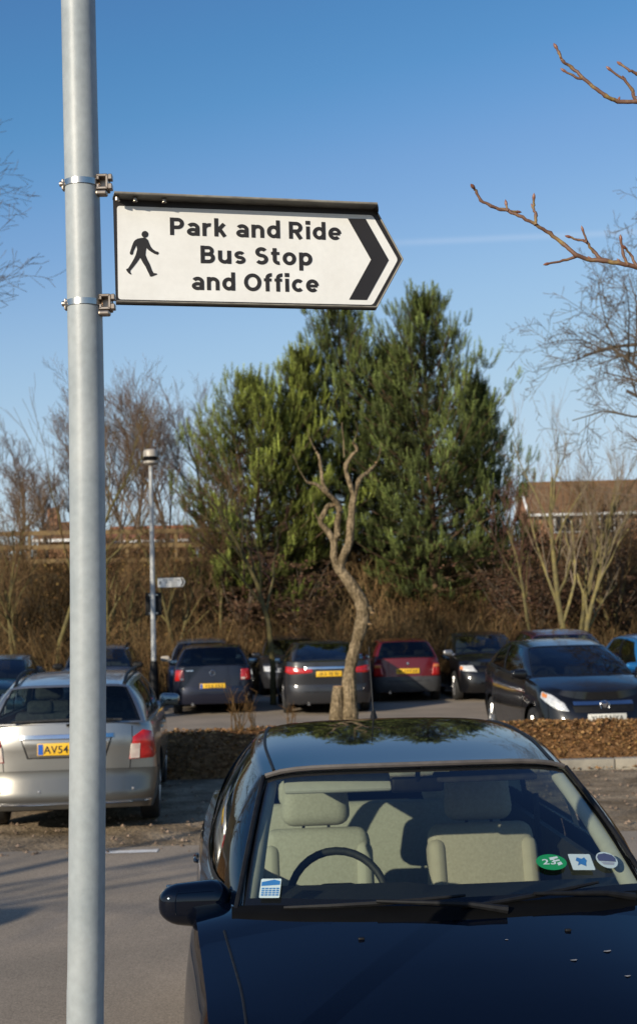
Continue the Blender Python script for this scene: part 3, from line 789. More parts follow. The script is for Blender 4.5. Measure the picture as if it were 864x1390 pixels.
# painted bay mark
mk = MB(); p0, p1 = at(197, 1146, 11.6), at(262, 1141, 11.75)
a0, a1 = (-1.92, 11.62), (-1.42, 11.66)
n = 14; vs = []
for i in range(n + 1):
    x = lerp(a0[0], a1[0], i / n); y = lerp(a0[1], a1[1], i / n); w = .055 + .014 * nz(x, 1, 9)
    w += .02 * i / n
    vs += [Vector((x, y - w, .009)), Vector((x, y + w, .009))]
mk.add(vs, [(2 * i, 2 * i + 2, 2 * i + 3, 2 * i + 1) for i in range(n)])
tag(mk.build('bay_marking', m_white), 'short worn white painted bay line on the tarmac edge', 'road marking', kind='structure')

# mulch bank and its kerb
def mz(x, y):
    c = 17.72 + .07 * x * .5; d = y - c
    f0 = c - 1.05; f1 = c + .75
    if y < f0 or y > f1: return -.02
    t = (y - f0) / (c - f0) if y < c else (f1 - y) / (f1 - c)
    t = max(0, min(1, t)); t = t ** .7 * (1 if t < 1 else 1); t = math.sin(t * PI / 2)
    h = .47 + .05 * nz(x, 0, .5, 4)
    return -.02 + h * t + .05 * nz(x, y, 1.3) * t + .03 * nz(x, y, 5) * t
sheet('mulch_bed', rng(-16, 12, 300), rng(16.1, 18.95, 40), mz, m_mulch)
chips = MB(); RC = random.Random(5)
for i in range(17000):
    x = RC.uniform(-5.2, 5.6) if i % 3 else RC.uniform(.8, 4.8); y = RC.uniform(16.5, 18.4); z = mz(x, y)
    if z < -.01: 
        if RC.random() > .25: continue
        z = 0.0
    s = RC.uniform(.022, .065); w = s * RC.uniform(.4, .9); a = RC.uniform(0, 2 * PI); ti = RC.uniform(-.7, .7); u = Vector((math.cos(a), math.sin(a), ti * .6)).normalized()
    v = Vector((-math.sin(a), math.cos(a), RC.uniform(-.8, .8))).normalized(); c = Vector((x, y, z + RC.uniform(.005, .03)))
    k = RC.uniform(.35, 1.35); g = RC.uniform(.85, 1.1)
    chips.add([c - u * s * .5, c + v * w * .5 + Vector((0, 0, .01)), c + u * s * .5, c - v * w * .5], [(0, 1, 2, 3)], 0, (k, k * g, k * g * RC.uniform(.8, 1.1)))
tag(chips.build('leaf_litter', m_chip, smooth=False, kind='stuff'), 'brown bark chips and dead leaves covering the low bank', 'leaf litter', kind='stuff')
for i in range(14):
    x0 = -6.6 + i * .915
    if -3.4 < x0 < -1.9: pass
    if x0 < -.9: continue
    k = MB(); k.rbox((x0 + .45, 16.52 + .03 * (x0 + .45), .035), (.905, .14, .17), .018, 2, rz=.03)
    k_ = tag(k.build('kerb_stone', m_kerb, kind='structure'), 'pale concrete kerb block edging the bark covered bank', 'kerb', 'kerb blocks along the bark bank')
# small pale stones and twigs on the dirt
st = MB()
for i in range(900):
    x = RC.uniform(-4, 4.5); y = RC.uniform(11.6, 16.4); s = RC.uniform(.008, .03)
    c = Vector((x, y, .004)); k = RC.uniform(.5, 1.3); vs = [c + Vector((math.cos(a) * s * RC.uniform(.7, 1.2), math.sin(a) * s * RC.uniform(.7, 1.2), 0)) for a in (0, 1.3, 2.6, 3.8, 5)] + [c + Vector((0, 0, s * .8))]
    st.add(vs, [(i_, (i_ + 1) % 5, 5) for i_ in range(5)], 0, (k * .7, k * .9, k * 1.5))
tag(st.build('loose_gravel', m_chip, smooth=False), 'small loose stones and crumbs scattered over the bare dirt', 'gravel', kind='stuff')

# ------------------------------------------------------------------ plants
def bare_tree(name, label, base, H, r0, tm, cm, seed, group=None, levels=4, fork=.25, spread=.55, nb=7, upright=.35, lean=(0, 0), twig=.006, tw_n=6, minlen=.25, multi=1, tint=1.0, trunk_top=.85, cat='tree', kids=None, wander=.12):
    Q = random.Random(seed); root = thing(name, label, cat, base, 0, group)
    tr = MB(); cr = MB()
    def grow(p, d, L, r, lev):
        n = 5 if lev < 2 else 3; pts = [p.copy()]; dd = d.copy(); rs = [r]; rend = max(twig * .5, r * (.35 if lev < levels else .3))
        for i in range(n):
            dd = (dd + Vector((Q.gauss(0, wander), Q.gauss(0, wander), Q.gauss(0, wander) + upright * .12 * (1 if lev else .3)))).normalized()
            pts.append(pts[-1] + dd * L / n); rs.append(lerp(r, rend, (i + 1) / n))
        tg = tint * Q.uniform(.7, 1.25)
        if lev <= 1: tr.tube(pts, rs, 8 if lev == 0 else 5, 0, (tg, tg, tg))
        else: cr.tube(pts, rs, 4 if lev == 2 else 3, 0, (tg, tg * Q.uniform(.92, 1.06), tg * Q.uniform(.9, 1.1)), cap=False)
        if lev >= levels or L < minlen: return
        k = nb if lev == 0 else max(3, int(tw_n * (1 if lev < 3 else .8)))
        for c in range(k):
            t = lerp(fork if lev == 0 else .2, .98, (c + Q.random()) / k); i = min(n - 1, int(t * n)); q = pts[i].lerp(pts[i + 1], t * n - i)
            ax = (pts[i + 1] - pts[i]).normalized(); az = Q.uniform(0, 2 * PI) if lev else (c * 2.4 + Q.uniform(-.5, .5))
            o = ax.orthogonal().normalized(); o.rotate(Matrix.Rotation(az, 3, ax))
            sp = spread * Q.uniform(.7, 1.3)
            nd = (ax * math.cos(sp) + o * math.sin(sp)); nd.z += upright * .35; nd.normalize()
            grow(q, nd, L * Q.uniform(.38, .6) * (1.15 - .5 * t if lev == 0 else 1), lerp(r, rend, t) * .6, lev + 1)
    for m in range(multi):
        d = Vector((lean[0] + (Q.uniform(-.25, .25) if multi > 1 else 0), lean[1] + (Q.uniform(-.2, .2) if multi > 1 else 0), 1)).normalized()
        grow(Vector((Q.uniform(-.1, .1) * (multi > 1), 0, -.1)), d, H * trunk_top * (1 if m == 0 else Q.uniform(.7, .95)), r0 * (1 if m == 0 else .8), 0)
    tr.build('trunk', tm, root); cr.build('crown', cm, root)
    return root

def pine(name, label, base, H, Rmax, seed, nm, low=.16, group=None, lean=(0, 0), prof=None, dens=1.0):
    Q = random.Random(seed); root = thing(name, label, 'pine tree', base, 0, group)
    tr = MB(); n = 12; ph = Q.uniform(0, 6)
    def ax(t): return Vector((lean[0] * t * H + .12 * math.sin(3 * t + ph), lean[1] * t * H + .1 * math.cos(2.5 * t + ph), t * H))
    tr.tube([ax(i / n) - Vector((0, 0, .2 if i == 0 else 0)) for i in range(n + 1)], [lerp(.028 * H * .75, .015, (i / n) ** .8) for i in range(n + 1)], 8)
    cr = MB()
    prof = prof or [(0, .6), (.12, .9), (.3, 1), (.5, .78), (.7, .5), (.86, .27), (1, .08)]
    def finger(p, d, L, shade):              # one upright bottle-brush shoot
        d = d.normalized(); q = p.copy(); n = max(12, int(L * 58)); st = L / n; bend = Vector((0, 0, .035))
        o = d.orthogonal().normalized(); b = d.cross(o)
        for k in range(n):
            d = (d + bend).normalized(); q = q + d * st; f = k / n; an = k * 2.4 + Q.random(); sd = o * math.cos(an) + b * math.sin(an)
            ln = Q.uniform(.12, .19) * (1 - .45 * f); nd = (d * .85 + sd).normalized(); w = nd.cross(d + Vector((.01, .02, 0))).normalized() * .0135
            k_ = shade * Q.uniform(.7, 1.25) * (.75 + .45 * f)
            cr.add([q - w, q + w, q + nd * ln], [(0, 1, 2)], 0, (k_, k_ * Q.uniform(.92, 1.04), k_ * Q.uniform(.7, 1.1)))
    z = low * H; lev = 0
    while z < H * .985:
        t = (z / H - low) / (1 - low); Rr = Rmax * interp(prof, t); nb_ = 6 if t < .8 else 5
        for k in range(nb_):
            az = lev * 1.1 + k * 2 * PI / nb_ + Q.uniform(-.35, .35); Lb = Rr * Q.uniform(.6, 1.18)
            if Q.random() < .07: Lb *= 1.25
            h = Vector((math.cos(az), math.sin(az), 0)); p = ax(z / H); pts = [p]; m = 7
            rise0 = lerp(-.32, 1.0, t ** .8) + Q.uniform(-.15, .15)
            for i in range(1, m + 1):
                u = i / m; pts.append(p + h * Lb * u + Vector((0, 0, Lb * (rise0 * u + .38 * u * u * (1 - .3 * t)))))
            tr.tube(pts, [lerp(.035 * (1.1 - t), .008, i / m) for i in range(m + 1)], 4, cap=False)
            bsh = Q.uniform(.5, 1.3); ns = max(4, int(Lb / .20 * dens))
            for s_ in range(ns):
                u = lerp(.2, 1.0, (s_ + Q.random() * .9) / ns) if s_ < ns - 1 else 1.0; i = min(m - 1, int(u * m)); q = pts[i].lerp(pts[i + 1], u * m - i)
                d = (pts[i + 1] - pts[i]).normalized(); side = Vector((-h.y, h.x, 0)) * (1 if s_ % 2 else -1)
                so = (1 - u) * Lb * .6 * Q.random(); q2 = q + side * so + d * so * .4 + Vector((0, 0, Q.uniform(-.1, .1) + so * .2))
                sh = lerp(.16, 1.2, u ** 1.6) * Q.uniform(.75, 1.2) * bsh  # inner shoots darker: crown shade put into the tint
                for c_ in range(4):
                    dd = d * Q.uniform(.2, 1.1) + side * Q.uniform(-.5, .7) + Vector((Q.gauss(0, .35), Q.gauss(0, .35), Q.uniform(.15, 1.1)))
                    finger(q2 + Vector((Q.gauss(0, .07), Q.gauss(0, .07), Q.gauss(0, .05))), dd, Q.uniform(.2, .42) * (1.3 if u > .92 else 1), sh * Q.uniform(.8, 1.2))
        z += Q.uniform(.24, .36) * (1 - .25 * t); lev += 1
    for k in range(5): finger(ax(.96 + .008 * k) + Vector((Q.uniform(-.06, .06), Q.uniform(-.06, .06), 0)), Vector((Q.uniform(-.5, .5), Q.uniform(-.5, .5), 1)), .4, 1.05)
    for k in range(3): finger(ax(.985), Vector((Q.uniform(-.06, .06), Q.uniform(-.06, .06), 1)), .75, 1.1)
    tr.build('trunk', m_pinebark, root); cr.build('crown', nm, root, smooth=False)
    return root

def gpos(px, Y): 
    x = at(px, 830, Y).x; return Vector((x, Y, terrain(x, Y)))
PG = 'dense pines behind the parked cars'
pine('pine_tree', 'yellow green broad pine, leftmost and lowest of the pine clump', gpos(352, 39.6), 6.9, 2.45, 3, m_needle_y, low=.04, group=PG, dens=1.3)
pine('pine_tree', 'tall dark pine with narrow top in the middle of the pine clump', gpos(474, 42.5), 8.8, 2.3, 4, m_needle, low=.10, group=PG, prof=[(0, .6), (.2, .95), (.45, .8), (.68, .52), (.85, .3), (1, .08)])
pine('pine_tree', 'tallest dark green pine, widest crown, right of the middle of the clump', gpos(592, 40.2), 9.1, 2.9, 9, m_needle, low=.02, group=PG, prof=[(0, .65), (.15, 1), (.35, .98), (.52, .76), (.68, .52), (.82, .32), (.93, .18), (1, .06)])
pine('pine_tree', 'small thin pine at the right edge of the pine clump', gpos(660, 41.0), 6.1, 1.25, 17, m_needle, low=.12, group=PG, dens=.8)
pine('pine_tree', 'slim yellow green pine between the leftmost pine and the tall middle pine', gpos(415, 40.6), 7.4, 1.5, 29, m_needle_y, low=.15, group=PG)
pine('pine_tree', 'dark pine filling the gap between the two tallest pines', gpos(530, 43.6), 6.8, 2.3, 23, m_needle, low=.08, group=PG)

BG = 'bare birches on the bank behind the fence'
for (px, Y, top, sd, lab) in [(28, 50, 600, 31, 'bare purple twigged birch at the far left of the bank'), (165, 49, 525, 32, 'bare birch with pale trunk just right of the big grey pole'),
                              (196, 52, 512, 33, 'tallest bare birch with a white upper stem behind the lamp post'), (240, 50, 530, 34, 'bare birch with dense purple twigs between lamp post and pines'),
                              (282, 53, 540, 35, 'bare birch half hidden behind the left pine'), (95, 53, 585, 36, 'bare birch behind the fence left of the big grey pole'),
                              (62, 47.5, 640, 37, 'slim bare birch above the fence at the left')]:
    b = gpos(px, Y); H = at(px, top, Y).z - b.z
    bare_tree('birch_tree', lab, b, H, .085, m_birch if sd in (32, 33) else m_trunk_grey, m_tw_purple, sd, BG, levels=4, spread=.5, nb=13, upright=.45, twig=.012, tw_n=6, trunk_top=.78, tint=1.1)

# small bare saplings and trees nearer
b = Vector((at(370, 920, 31.2).x, 31.2, gz(31.2)))
bare_tree('young_tree', 'slim bare young tree with olive trunk and red brown twigs between two parked cars', b, at(370, 590, 31.2).z, .075, m_trunk_olive, m_tw_red, 41, None, levels=4, fork=.40, spread=.6, nb=9, upright=.25, twig=.005, tw_n=4, trunk_top=.82)
b = gpos(75, 36.5)
bare_tree('young_tree', 'thin lit bare sapling on the bank left of the big grey pole', b, at(75, 590, 36.5).z - b.z, .07, m_trunk_olive, m_tw_brown, 42, None, levels=3, fork=.35, spread=.5, nb=10, upright=.5, twig=.01, trunk_top=.95)
b = gpos(775, 36.0)
bare_tree('bare_tree', 'tall bare olive stemmed tree with upswept branches in front of the house', b, at(775, 530, 36).z - b.z, .095, m_trunk_olive, m_tw_grey, 47, None, levels=4, fork=.2, spread=.45, nb=9, upright=.8, twig=.006, tw_n=4, trunk_top=.72, tint=1.5, multi=3)
b = gpos(728, 36.5)
bare_tree('young_tree', 'thin straight bare sapling left of the olive stemmed tree', b, at(728, 700, 36.5).z - b.z, .06, m_trunk_olive, m_tw_red, 44, None, levels=3, fork=.45, spread=.5, nb=6, upright=.5, twig=.01, trunk_top=.95)
for (px, Y, top, sd, lab) in [(240, 38, 660, 51, 'bare bushy sapling on the bank right of the lamp post'), (300, 38.5, 640, 52, 'bare brown sapling below the left edge of the pines'), (150, 38, 690, 53, 'low bare sapling on the bank beside the big grey pole'), (20, 37.5, 660, 54, 'bare brown sapling at the left end of the bank'), (835, 38, 640, 55, 'bare brown tree at the right end in front of the house')]:
    b = gpos(px, Y)
    bare_tree('young_tree', lab, b, at(px, top, Y).z - b.z, .06, m_trunk_olive, m_tw_brown, sd, 'bare saplings on the bank', levels=4, fork=.2, spread=.5, nb=11, upright=.5, twig=.008, tw_n=5, multi=2, trunk_top=.8, tint=1.2)

# big bare trees whose trunks stand outside the frame
bare_tree('bare_tree', 'large bare grey tree reaching in from the right edge', (10.0, 21.0, 0), 10.5, .24, m_trunk_grey, m_tw_grey, 63, None, levels=5, fork=.3, spread=.85, nb=13, upright=.10, twig=.011, tw_n=6, lean=(-.06, 0), tint=.75, wander=.2)
bare_tree('bare_tree', 'large bare tree with lit branches reaching in from the left edge', (-8.45, 22.0, 0), 9.2, .2, m_trunk_olive, m_tw_grey, 71, None, levels=5, fork=.22, spread=.7, nb=13, upright=.25, twig=.009, tw_n=6, lean=(.05, 0), tint=1.0)
b = gpos(822, 40)
bare_tree('bare_tree', 'small fine twigged bare tree in front of the house windows at the right edge', b, at(822, 630, 40).z - b.z, .06, m_trunk_olive, m_tw_brown, 93, None, levels=3, fork=.25, spread=.6, nb=8, upright=.4, twig=.007, tw_n=6, multi=2, trunk_top=.75, tint=1.3)
bare_tree('bare_tree', 'bare tree standing behind the viewer casting branch shadows on the tarmac', (-11.5, -1.0, 0), 8, .14, m_trunk_grey, m_tw_grey, 73, None, levels=3, fork=.5, spread=.7, nb=6, upright=.25, twig=.012)

# near twigs: a tree just outside the right edge
nt = thing('near_tree', 'nearby tree with two sharp budded twigs reaching in at the upper right', 'tree', (2.2, 4.3, 0))
def npt(x, y, Y=4.0): return at(600 + x / 2.44, 30 + y / 2.44, Y) - Vector((2.2, 4.3, 0))
tr = MB(); tr.tube([(0, 0, -.1), (.03, .02, 1.2), (-.02, .0, 2.4), (.02, -.02, 3.4), (0, .03, 4.6)], [.12, .10, .085, .07, .04], 12)
k1, k2 = npt(700, 818), npt(700, 258)
tr.tube([(-.01, 0, 2.5), (-.35, -.1, k1.z - .06), k1 + Vector((.25, 0, -.03)), k1], [.05, .028, .017, .0095], 8)
tr.tube([(.01, 0, 3.1), (-.4, -.1, k2.z - .1), k2 + Vector((.25, 0, -.05)), k2], [.04, .025, .014, .0085], 8)
for a_, L_, zz in ((1.2, 1.3, 3.0), (2.4, 1.2, 3.6), (-.6, 1.5, 2.9), (.3, 1.2, 4.0)):
    tr.tube([(0, 0, zz), (math.cos(a_) * L_ * .5, abs(math.sin(a_)) * L_ * .5, zz + .5), (math.cos(a_) * L_, abs(math.sin(a_)) * L_, zz + 1.2)], [.03, .02, .006], 6)
tr.build('trunk', m_twig, nt)
def twig(pl, r0, r1, Y0=4.0, knob=True):
    Q = random.Random(int(pl[0][0] * 7 + pl[0][1])); pts = [npt(x, y, Y0 + Q.uniform(-.01, .01)) for x, y in pl]
    fine = []
    for a, b in zip(pts, pts[1:]):
        for k in range(4): fine.append(a.lerp(b, k / 4) + Vector((Q.gauss(0, .0011), 0, Q.gauss(0, .0011))))
    fine.append(pts[-1]); n = len(fine)
    mb = MB(); rs = [lerp(r0, r1, i / (n - 1)) * (1.28 if i % 4 == 0 and Q.random() < .6 else 1) * Q.uniform(.95, 1.07) for i in range(n)]
    mb.tube(fine, rs, 8); o = mb.build('twig', m_twig, nt, angle=70)
    d = (fine[-1] - fine[-2]).normalized(); t = fine[-1]
    bu = MB(); bu.tube([t - d * .004, t + d * .003, t + d * .010, t + d * .017], [r1, r1 * 1.6, r1 * 1.35, .0006], 8); bu.build('bud', m_bud, o)
    for q in range(1, n - 3, 7):
        if Q.random() < .5:
            nb2 = MB(); s_ = Vector((Q.uniform(-1, 1), Q.uniform(-1, .2), 1)).normalized(); nb2.tube([fine[q], fine[q] + s_ * rs[q] * 1.5, fine[q] + s_ * rs[q] * 2.6], [rs[q] * .7, rs[q] * .6, .0006], 6); nb2.build('bud', m_bud, o)
twig([(700, 818), (644, 812), (590, 800), (530, 790), (480, 787), (440, 770), (400, 735), (355, 700), (310, 672), (265, 648), (215, 625), (160, 610), (125, 590), (112, 562), (103, 548)], .0078, .0038)
twig([(310, 672), (308, 640), (300, 612), (302, 585)], .005, .0032)
twig([(215, 625), (211, 605)], .0035, .003)
twig([(160, 610), (190, 622), (245, 628)], .004, .0028)
twig([(445, 775), (400, 790), (350, 800)], .0048, .003)
twig([(530, 790), (500, 760), (478, 728), (465, 692)], .006, .0026)
twig([(478, 728), (450, 722), (422, 712)], .004, .003)
twig([(615, 805), (597, 765), (590, 722)], .005, .0032)
twig([(644, 808), (622, 770), (604, 748)], .0048, .0032)
twig([(700, 258), (644, 262), (580, 263), (540, 245), (500, 215), (460, 180), (430, 150), (398, 130), (385, 100), (377, 85)], .0072, .0036)
twig([(475, 192), (440, 182), (405, 163)], .005, .003)
twig([(636, 255), (628, 222), (600, 190), (555, 158)], .0055, .0032)
twig([(700, 190), (644, 172), (620, 160), (590, 140)], .0055, .0032)

# pollarded dead tree on the bark bank
px_t = lambda x, y: at(400 + x / 3.56, 590 + y / 3.565, 18.0)
bt = px_t(265, 1385); o_ = Vector((bt.x, 18.0, 0.2))
pt_ = thing('pollarded_tree', 'bare sinuous pollarded tree with sawn stub branches rising behind the black car', 'tree', o_)
def P3(l, dy=0): return [px_t(x, y) - o_ + Vector((0, dy * i / max(1, len(l) - 1), 0)) for i, (x, y) in enumerate(l)]
def smooth_path(pts, rs, k=4):
    out = []; ro = []
    for i in range(len(pts) - 1):
        p0, p1, p2, p3 = pts[max(0, i - 1)], pts[i], pts[i + 1], pts[min(len(pts) - 1, i + 2)]
        for j in range(k):
            t = j / k; out.append(.5 * ((2 * p1) + (p2 - p0) * t + (2 * p0 - 5 * p1 + 4 * p2 - p3) * t * t + (3 * p1 - p0 - 3 * p2 + p3) * t ** 3)); ro.append(lerp(rs[i], rs[i + 1], t))
    out.append(pts[-1]); ro.append(rs[-1]); return out, ro
W_ = .97 / (3.56 * 103)       # photo zoom pixel -> metres (radius from width/2)
def limb(mb, l, ws, sides=12, dy=0):
    p, r = smooth_path(P3(l, dy), [w * W_ / 2 for w in ws]); Q = random.Random(len(l) * 31 + int(ws[0]))
    mb.tube(p, [q * Q.uniform(.92, 1.09) for q in r], sides)
tk = MB()
tr_path = [(268, 1500), (266, 1385), (266, 1290), (262, 1180), (275, 1090), (300, 1000), (325, 900), (325, 830), (300, 770), (260, 710), (225, 665), (205, 630)]
limb(tk, tr_path, [105, 84, 76, 66, 56, 58, 66, 68, 64, 58, 54, 50], 16)
limb(tk, [(215, 650), (235, 590), (262, 520), (268, 440), (278, 350), (285, 290)], [44, 41, 40, 38, 38, 33])
limb(tk, [(282, 320), (310, 220), (350, 180), (392, 138)], [30, 26, 21, 15], dy=.2)
limb(tk, [(285, 300), (262, 230), (245, 160), (270, 110), (298, 80), (280, 45)], [28, 25, 22, 20, 17, 13], dy=-.15)
limb(tk, [(200, 640), (188, 590), (190, 520), (160, 470), (125, 425), (140, 380), (160, 345), (190, 342)], [42, 37, 34, 32, 30, 27, 24, 18])
limb(tk, [(188, 520), (200, 490), (218, 480)], [26, 26, 24])
limb(tk, [(205, 495), (205, 430), (218, 360)], [32, 31, 29], dy=.1)
limb(tk, [(218, 365), (200, 330), (160, 290), (110, 250), (60, 235)], [34, 28, 23, 18, 13], dy=-.2)
limb(tk, [(222, 350), (180, 300), (140, 250), (125, 160), (120, 105), (100, 75)], [28, 24, 20, 17, 14, 9], dy=.2)
limb(tk, [(238, 110), (236, 60), (228, -60)], [8, 6, 4])
limb(tk, [(345, 840), (365, 855), (378, 868)], [40, 36, 24])
limb(tk, [(335, 905), (352, 915), (362, 920)], [40, 34, 26])
for l_ in ([(392, 138), (410, 90), (415, 40)], [(280, 45), (300, -10), (296, -60)], [(100, 75), (70, 20), (62, -30)], [(60, 235), (20, 170), (-10, 90)], [(125, 425), (95, 380), (88, 330)]): limb(tk, l_, [6, 4, 2.5], 6)
tk.v = [v + mnoise.noise_vector(v * 9) * .010 + mnoise.noise_vector(v * 27) * .005 for v in tk.v]
tk.build('trunk', m_bark, pt_, angle=70)
for (x, y, r_) in ((392, 138, 13), (280, 44, 11), (190, 342, 15), (360, 919, 27), (374, 864, 24)):
    cb = MB(); q = px_t(x, y) - o_; cb.lathe([(0.0005, 0), (r_ * W_ * .5, .002), (r_ * W_ * .45, .012), (0.0005, .016)], 12, c=q + Vector((.0, -r_ * W_ * .35, .0))); cb.build('sawn_end', m_cut, pt_)
so_ = px_t(208, 1380); so_.z = .2
sg_ = thing('tree_stump', 'short sawn stump leaning on the foot of the pollarded tree', 'stump', so_)
sm = MB(); p_ = [px_t(205, 1500) - so_, px_t(203, 1385) - so_, px_t(205, 1290) - so_, px_t(210, 1220) - so_]
sm.tube(p_, [48 * W_, 40 * W_, 32 * W_, 27 * W_], 12); sm.build('stump_body', m_bark, sg_, angle=70)
ct = MB(); ct.lathe([(.0005, .012), (24 * W_, .008), (27 * W_, 0)], 14, c=p_[-1] + Vector((0, 0, .002))); ct.build('sawn_end', m_cut, sg_)

# dry weeds on the bark bank
for (px, h, sd) in ((318, .5, 1), (328, .62, 2), (342, .36, 3), (395, .3, 4)):
    Q = random.Random(sd); x = at(px, 980, 17.6).x; w = MB()
    for k in range(7):
        d = Vector((Q.gauss(0, .22), Q.gauss(0, .2), 1)); p = [Vector((Q.uniform(-.05, .05), 0, -.03))]
        for i in range(4): p.append(p[-1] + (d + Vector((Q.gauss(0, .15), Q.gauss(0, .15), 0))).normalized() * h * Q.uniform(.18, .28))
        w.tube(p, [.006, .005, .004, .003, .002], 4, 0, (.95, .9, .7))
        for q in p[2:]:
            w.tube([q, q + Vector((Q.uniform(-.1, .1), Q.uniform(-.1, .1), Q.uniform(.03, .12)))], [.003, .0015], 3, 0, (1.0, .85, .65))
    o = w.build('dry_weed', m_tw_brown); o.location = (x, 17.6, mz(x, 17.6))
    tag(o, {1: 'dry weed stalks on the bark bank, second tallest clump', 2: 'tallest dry weed clump on the bark bank by the dark blue hatchback', 3: 'short dry weed clump on the bark bank beside the taller ones', 4: 'low dry weed clump nearest the pollarded tree'}[sd], 'weed', 'dry weeds on the bark bank')

# scrub covering the bank (nobody could count its stems)
sc = MB(); Q = random.Random(77)
for i in range(13500):
    y = (35.2 + 9.6 * Q.random() ** 1.25) if i % 4 else Q.uniform(45.5, 48.5); x = Q.uniform(-.262 * y, .262 * y); z = terrain(x, y)
    h = Q.uniform(.7, 1.9) * (1.0 if y < 41 else .42 if y < 45.3 else 1.1); a = Q.uniform(0, 2 * PI); ln = Q.uniform(.2, 1.5)
    h *= .75 + .55 * nz(x, y, .5, 7)
    k = Q.uniform(.3, 1.5) * max(.15, .85 + 1.1 * nz(x, y, .45, 2) + .35 * nz(x, y, 1.7, 5)); 
    gr = Q.uniform(.9, 1.12)
    p0 = Vector((x, y, z - .05)); hd = Vector((math.cos(a), math.sin(a) * .6, 0)); p1 = p0 + Vector((0, 0, h * .6)) + hd * h * .15 * ln; p2 = p0 + Vector((0, 0, h)) + hd * h * .5 * ln; p3 = p2 + hd * h * .35 + Vector((0, 0, -h * .25 * ln))
    w = Vector((Q.uniform(.5, 1), Q.uniform(-.5, .5), 0)).normalized() * Q.uniform(.004, .012)
    sc.add([p0 - w, p0 + w, p1 + w, p1 - w, p2 + w * .7, p2 - w * .7, p3], [(0, 1, 2, 3), (3, 2, 4, 5), (5, 4, 6)], 0, (k, k * gr, k * gr * .9))
    for m in range(4):
        q = p1.lerp(p2, Q.random()); e = q + Vector((Q.gauss(0, .35), Q.gauss(0, .2), Q.uniform(-.2, .25)))
        sc.add([q - w * .5, q + w * .5, e], [(0, 1, 2)], 0, (k, k * gr, k * gr * .9))
for i in range(5200):                 # dead leaves and grass low in the scrub
    y = 35.2 + 9.6 * Q.random() ** 1.2; x = Q.uniform(-.262 * y, .262 * y); z = terrain(x, y) + Q.uniform(0, .9); s_ = Q.uniform(.03, .09)
    c = Vector((x, y, z)); k = Q.uniform(.6, 2.0); u = Vector((Q.gauss(0, 1), Q.gauss(0, 1), Q.gauss(0, 1))).normalized() * s_; v = Vector((Q.gauss(0, 1), Q.gauss(0, 1), Q.gauss(0, 1))).normalized() * s_ * .6
    sc.add([c - u, c + v, c + u, c - v], [(0, 1, 2, 3)], 0, (k, k * Q.uniform(.8, 1.1), k * .7))
tag(sc.build('scrub', m_tw_brown, smooth=False), 'tangled brown brambles and dead stems covering the bank', 'scrub', kind='stuff')

# shrubs keeping dead red brown leaves
def dead_shrub(px, Y, w, h, sd, lab, group='red brown shrubs right of the pines'):
    Q = random.Random(sd); b = gpos(px, Y); root = thing('shrub', lab, 'shrub', b, 0, group); st_ = MB(); lf = MB()
    for k in range(16):
        a = Q.uniform(0, 2 * PI); L = Q.uniform(.3, 1) * w; p = [Vector((Q.uniform(-.2, .2), Q.uniform(-.2, .2), -.1))]; hh = h * Q.uniform(.5, 1)
        for i in range(1, 6): p.append(Vector((math.cos(a) * L * (i / 5) ** 1.3, math.sin(a) * L * (i / 5) ** 1.3 * .7, hh * (i / 5) ** .8)) + Vector((Q.gauss(0, .05), Q.gauss(0, .05), 0)))
        st_.tube(p, [.03, .025, .02, .015, .01, .006], 5, cap=False)
        for i in range(1, 6):
            for m in range(9):
                q = p[i]; a2 = Q.uniform(0, 2 * PI); ln = Q.uniform(.25, .8); e = q + Vector((math.cos(a2) * ln, math.sin(a2) * ln, Q.uniform(-.15, .2)))
                k_ = Q.uniform(.5, 1.3); ww = Vector((0, 0, .008)); lf.add([q - ww, q + ww, e], [(0, 1, 2)], 0, (k_ * .7, k_ * .7, k_ * .7))
                for n_ in range(2):
                    c = q.lerp(e, Q.uniform(.3, 1)) + Vector((Q.gauss(0, .06), Q.gauss(0, .06), Q.gauss(0, .03))); u = Vector((Q.gauss(0, 1), Q.gauss(0, 1), Q.gauss(0, .3))).normalized() * Q.uniform(.03, .075); v = Vector((Q.gauss(0, .5), Q.gauss(0, .5), Q.gauss(0, 1))).normalized() * .025
                    lf.add([c - u, c + v, c + u, c - v], [(0, 1, 2, 3)], 0, (k_, k_ * Q.uniform(.85, 1.1), k_))
    st_.build('stems', m_trunk_grey, root); lf.build('foliage', m_leafbrown, root, smooth=False)
for a in ((682, 38.5, 1.5, 3.0, 1, 'red brown shrub at the foot of the rightmost pine'), (722, 37.6, 1.6, 2.9, 2, 'broad red brown shrub behind the thin straight sapling'), (770, 39, 1.5, 2.8, 3, 'red brown shrub behind the olive stemmed tree'), (830, 38.2, 1.7, 2.6, 4, 'red brown shrub at the right edge below the house'), (330, 38.5, 1.4, 2.6, 5, 'brown shrub below the left pine'), (410, 38.6, 1.3, 2.3, 6, 'brown shrub between the left and middle pines'), (860, 40, 1.8, 3.2, 7, 'tallest brown shrub hiding the foot of the house')): dead_shrub(*a)

# timber fence along the bank top
fe = thing('timber_fence', 'weathered three rail timber fence along the top of the brown bank', 'fence', (-6.5, 45.2, 3.2))
fo = Vector((-6.5, 45.2, 3.2)); 
for k in range(10):
    x = -14.5 + 1.62 * k; z = terrain(x, 45.2); p = MB(); p.rbox(Vector((x, 45.2 + .03 * k, z + .55)) - fo, (.11, .11, 1.5), .012, 1); p.build('post', m_rail, fe)
    if k < 9:
        for zz in (4.72, 4.25, 3.78):
            r_ = MB(); r_.rbox(Vector((x + .81, 45.13 + .03 * k, zz + .02 * nz(k, zz, 3)  - .012 * k)) - fo, (1.66, .045, .15), .008, 1, rz=.018); r_.build('rail', m_rail, fe)

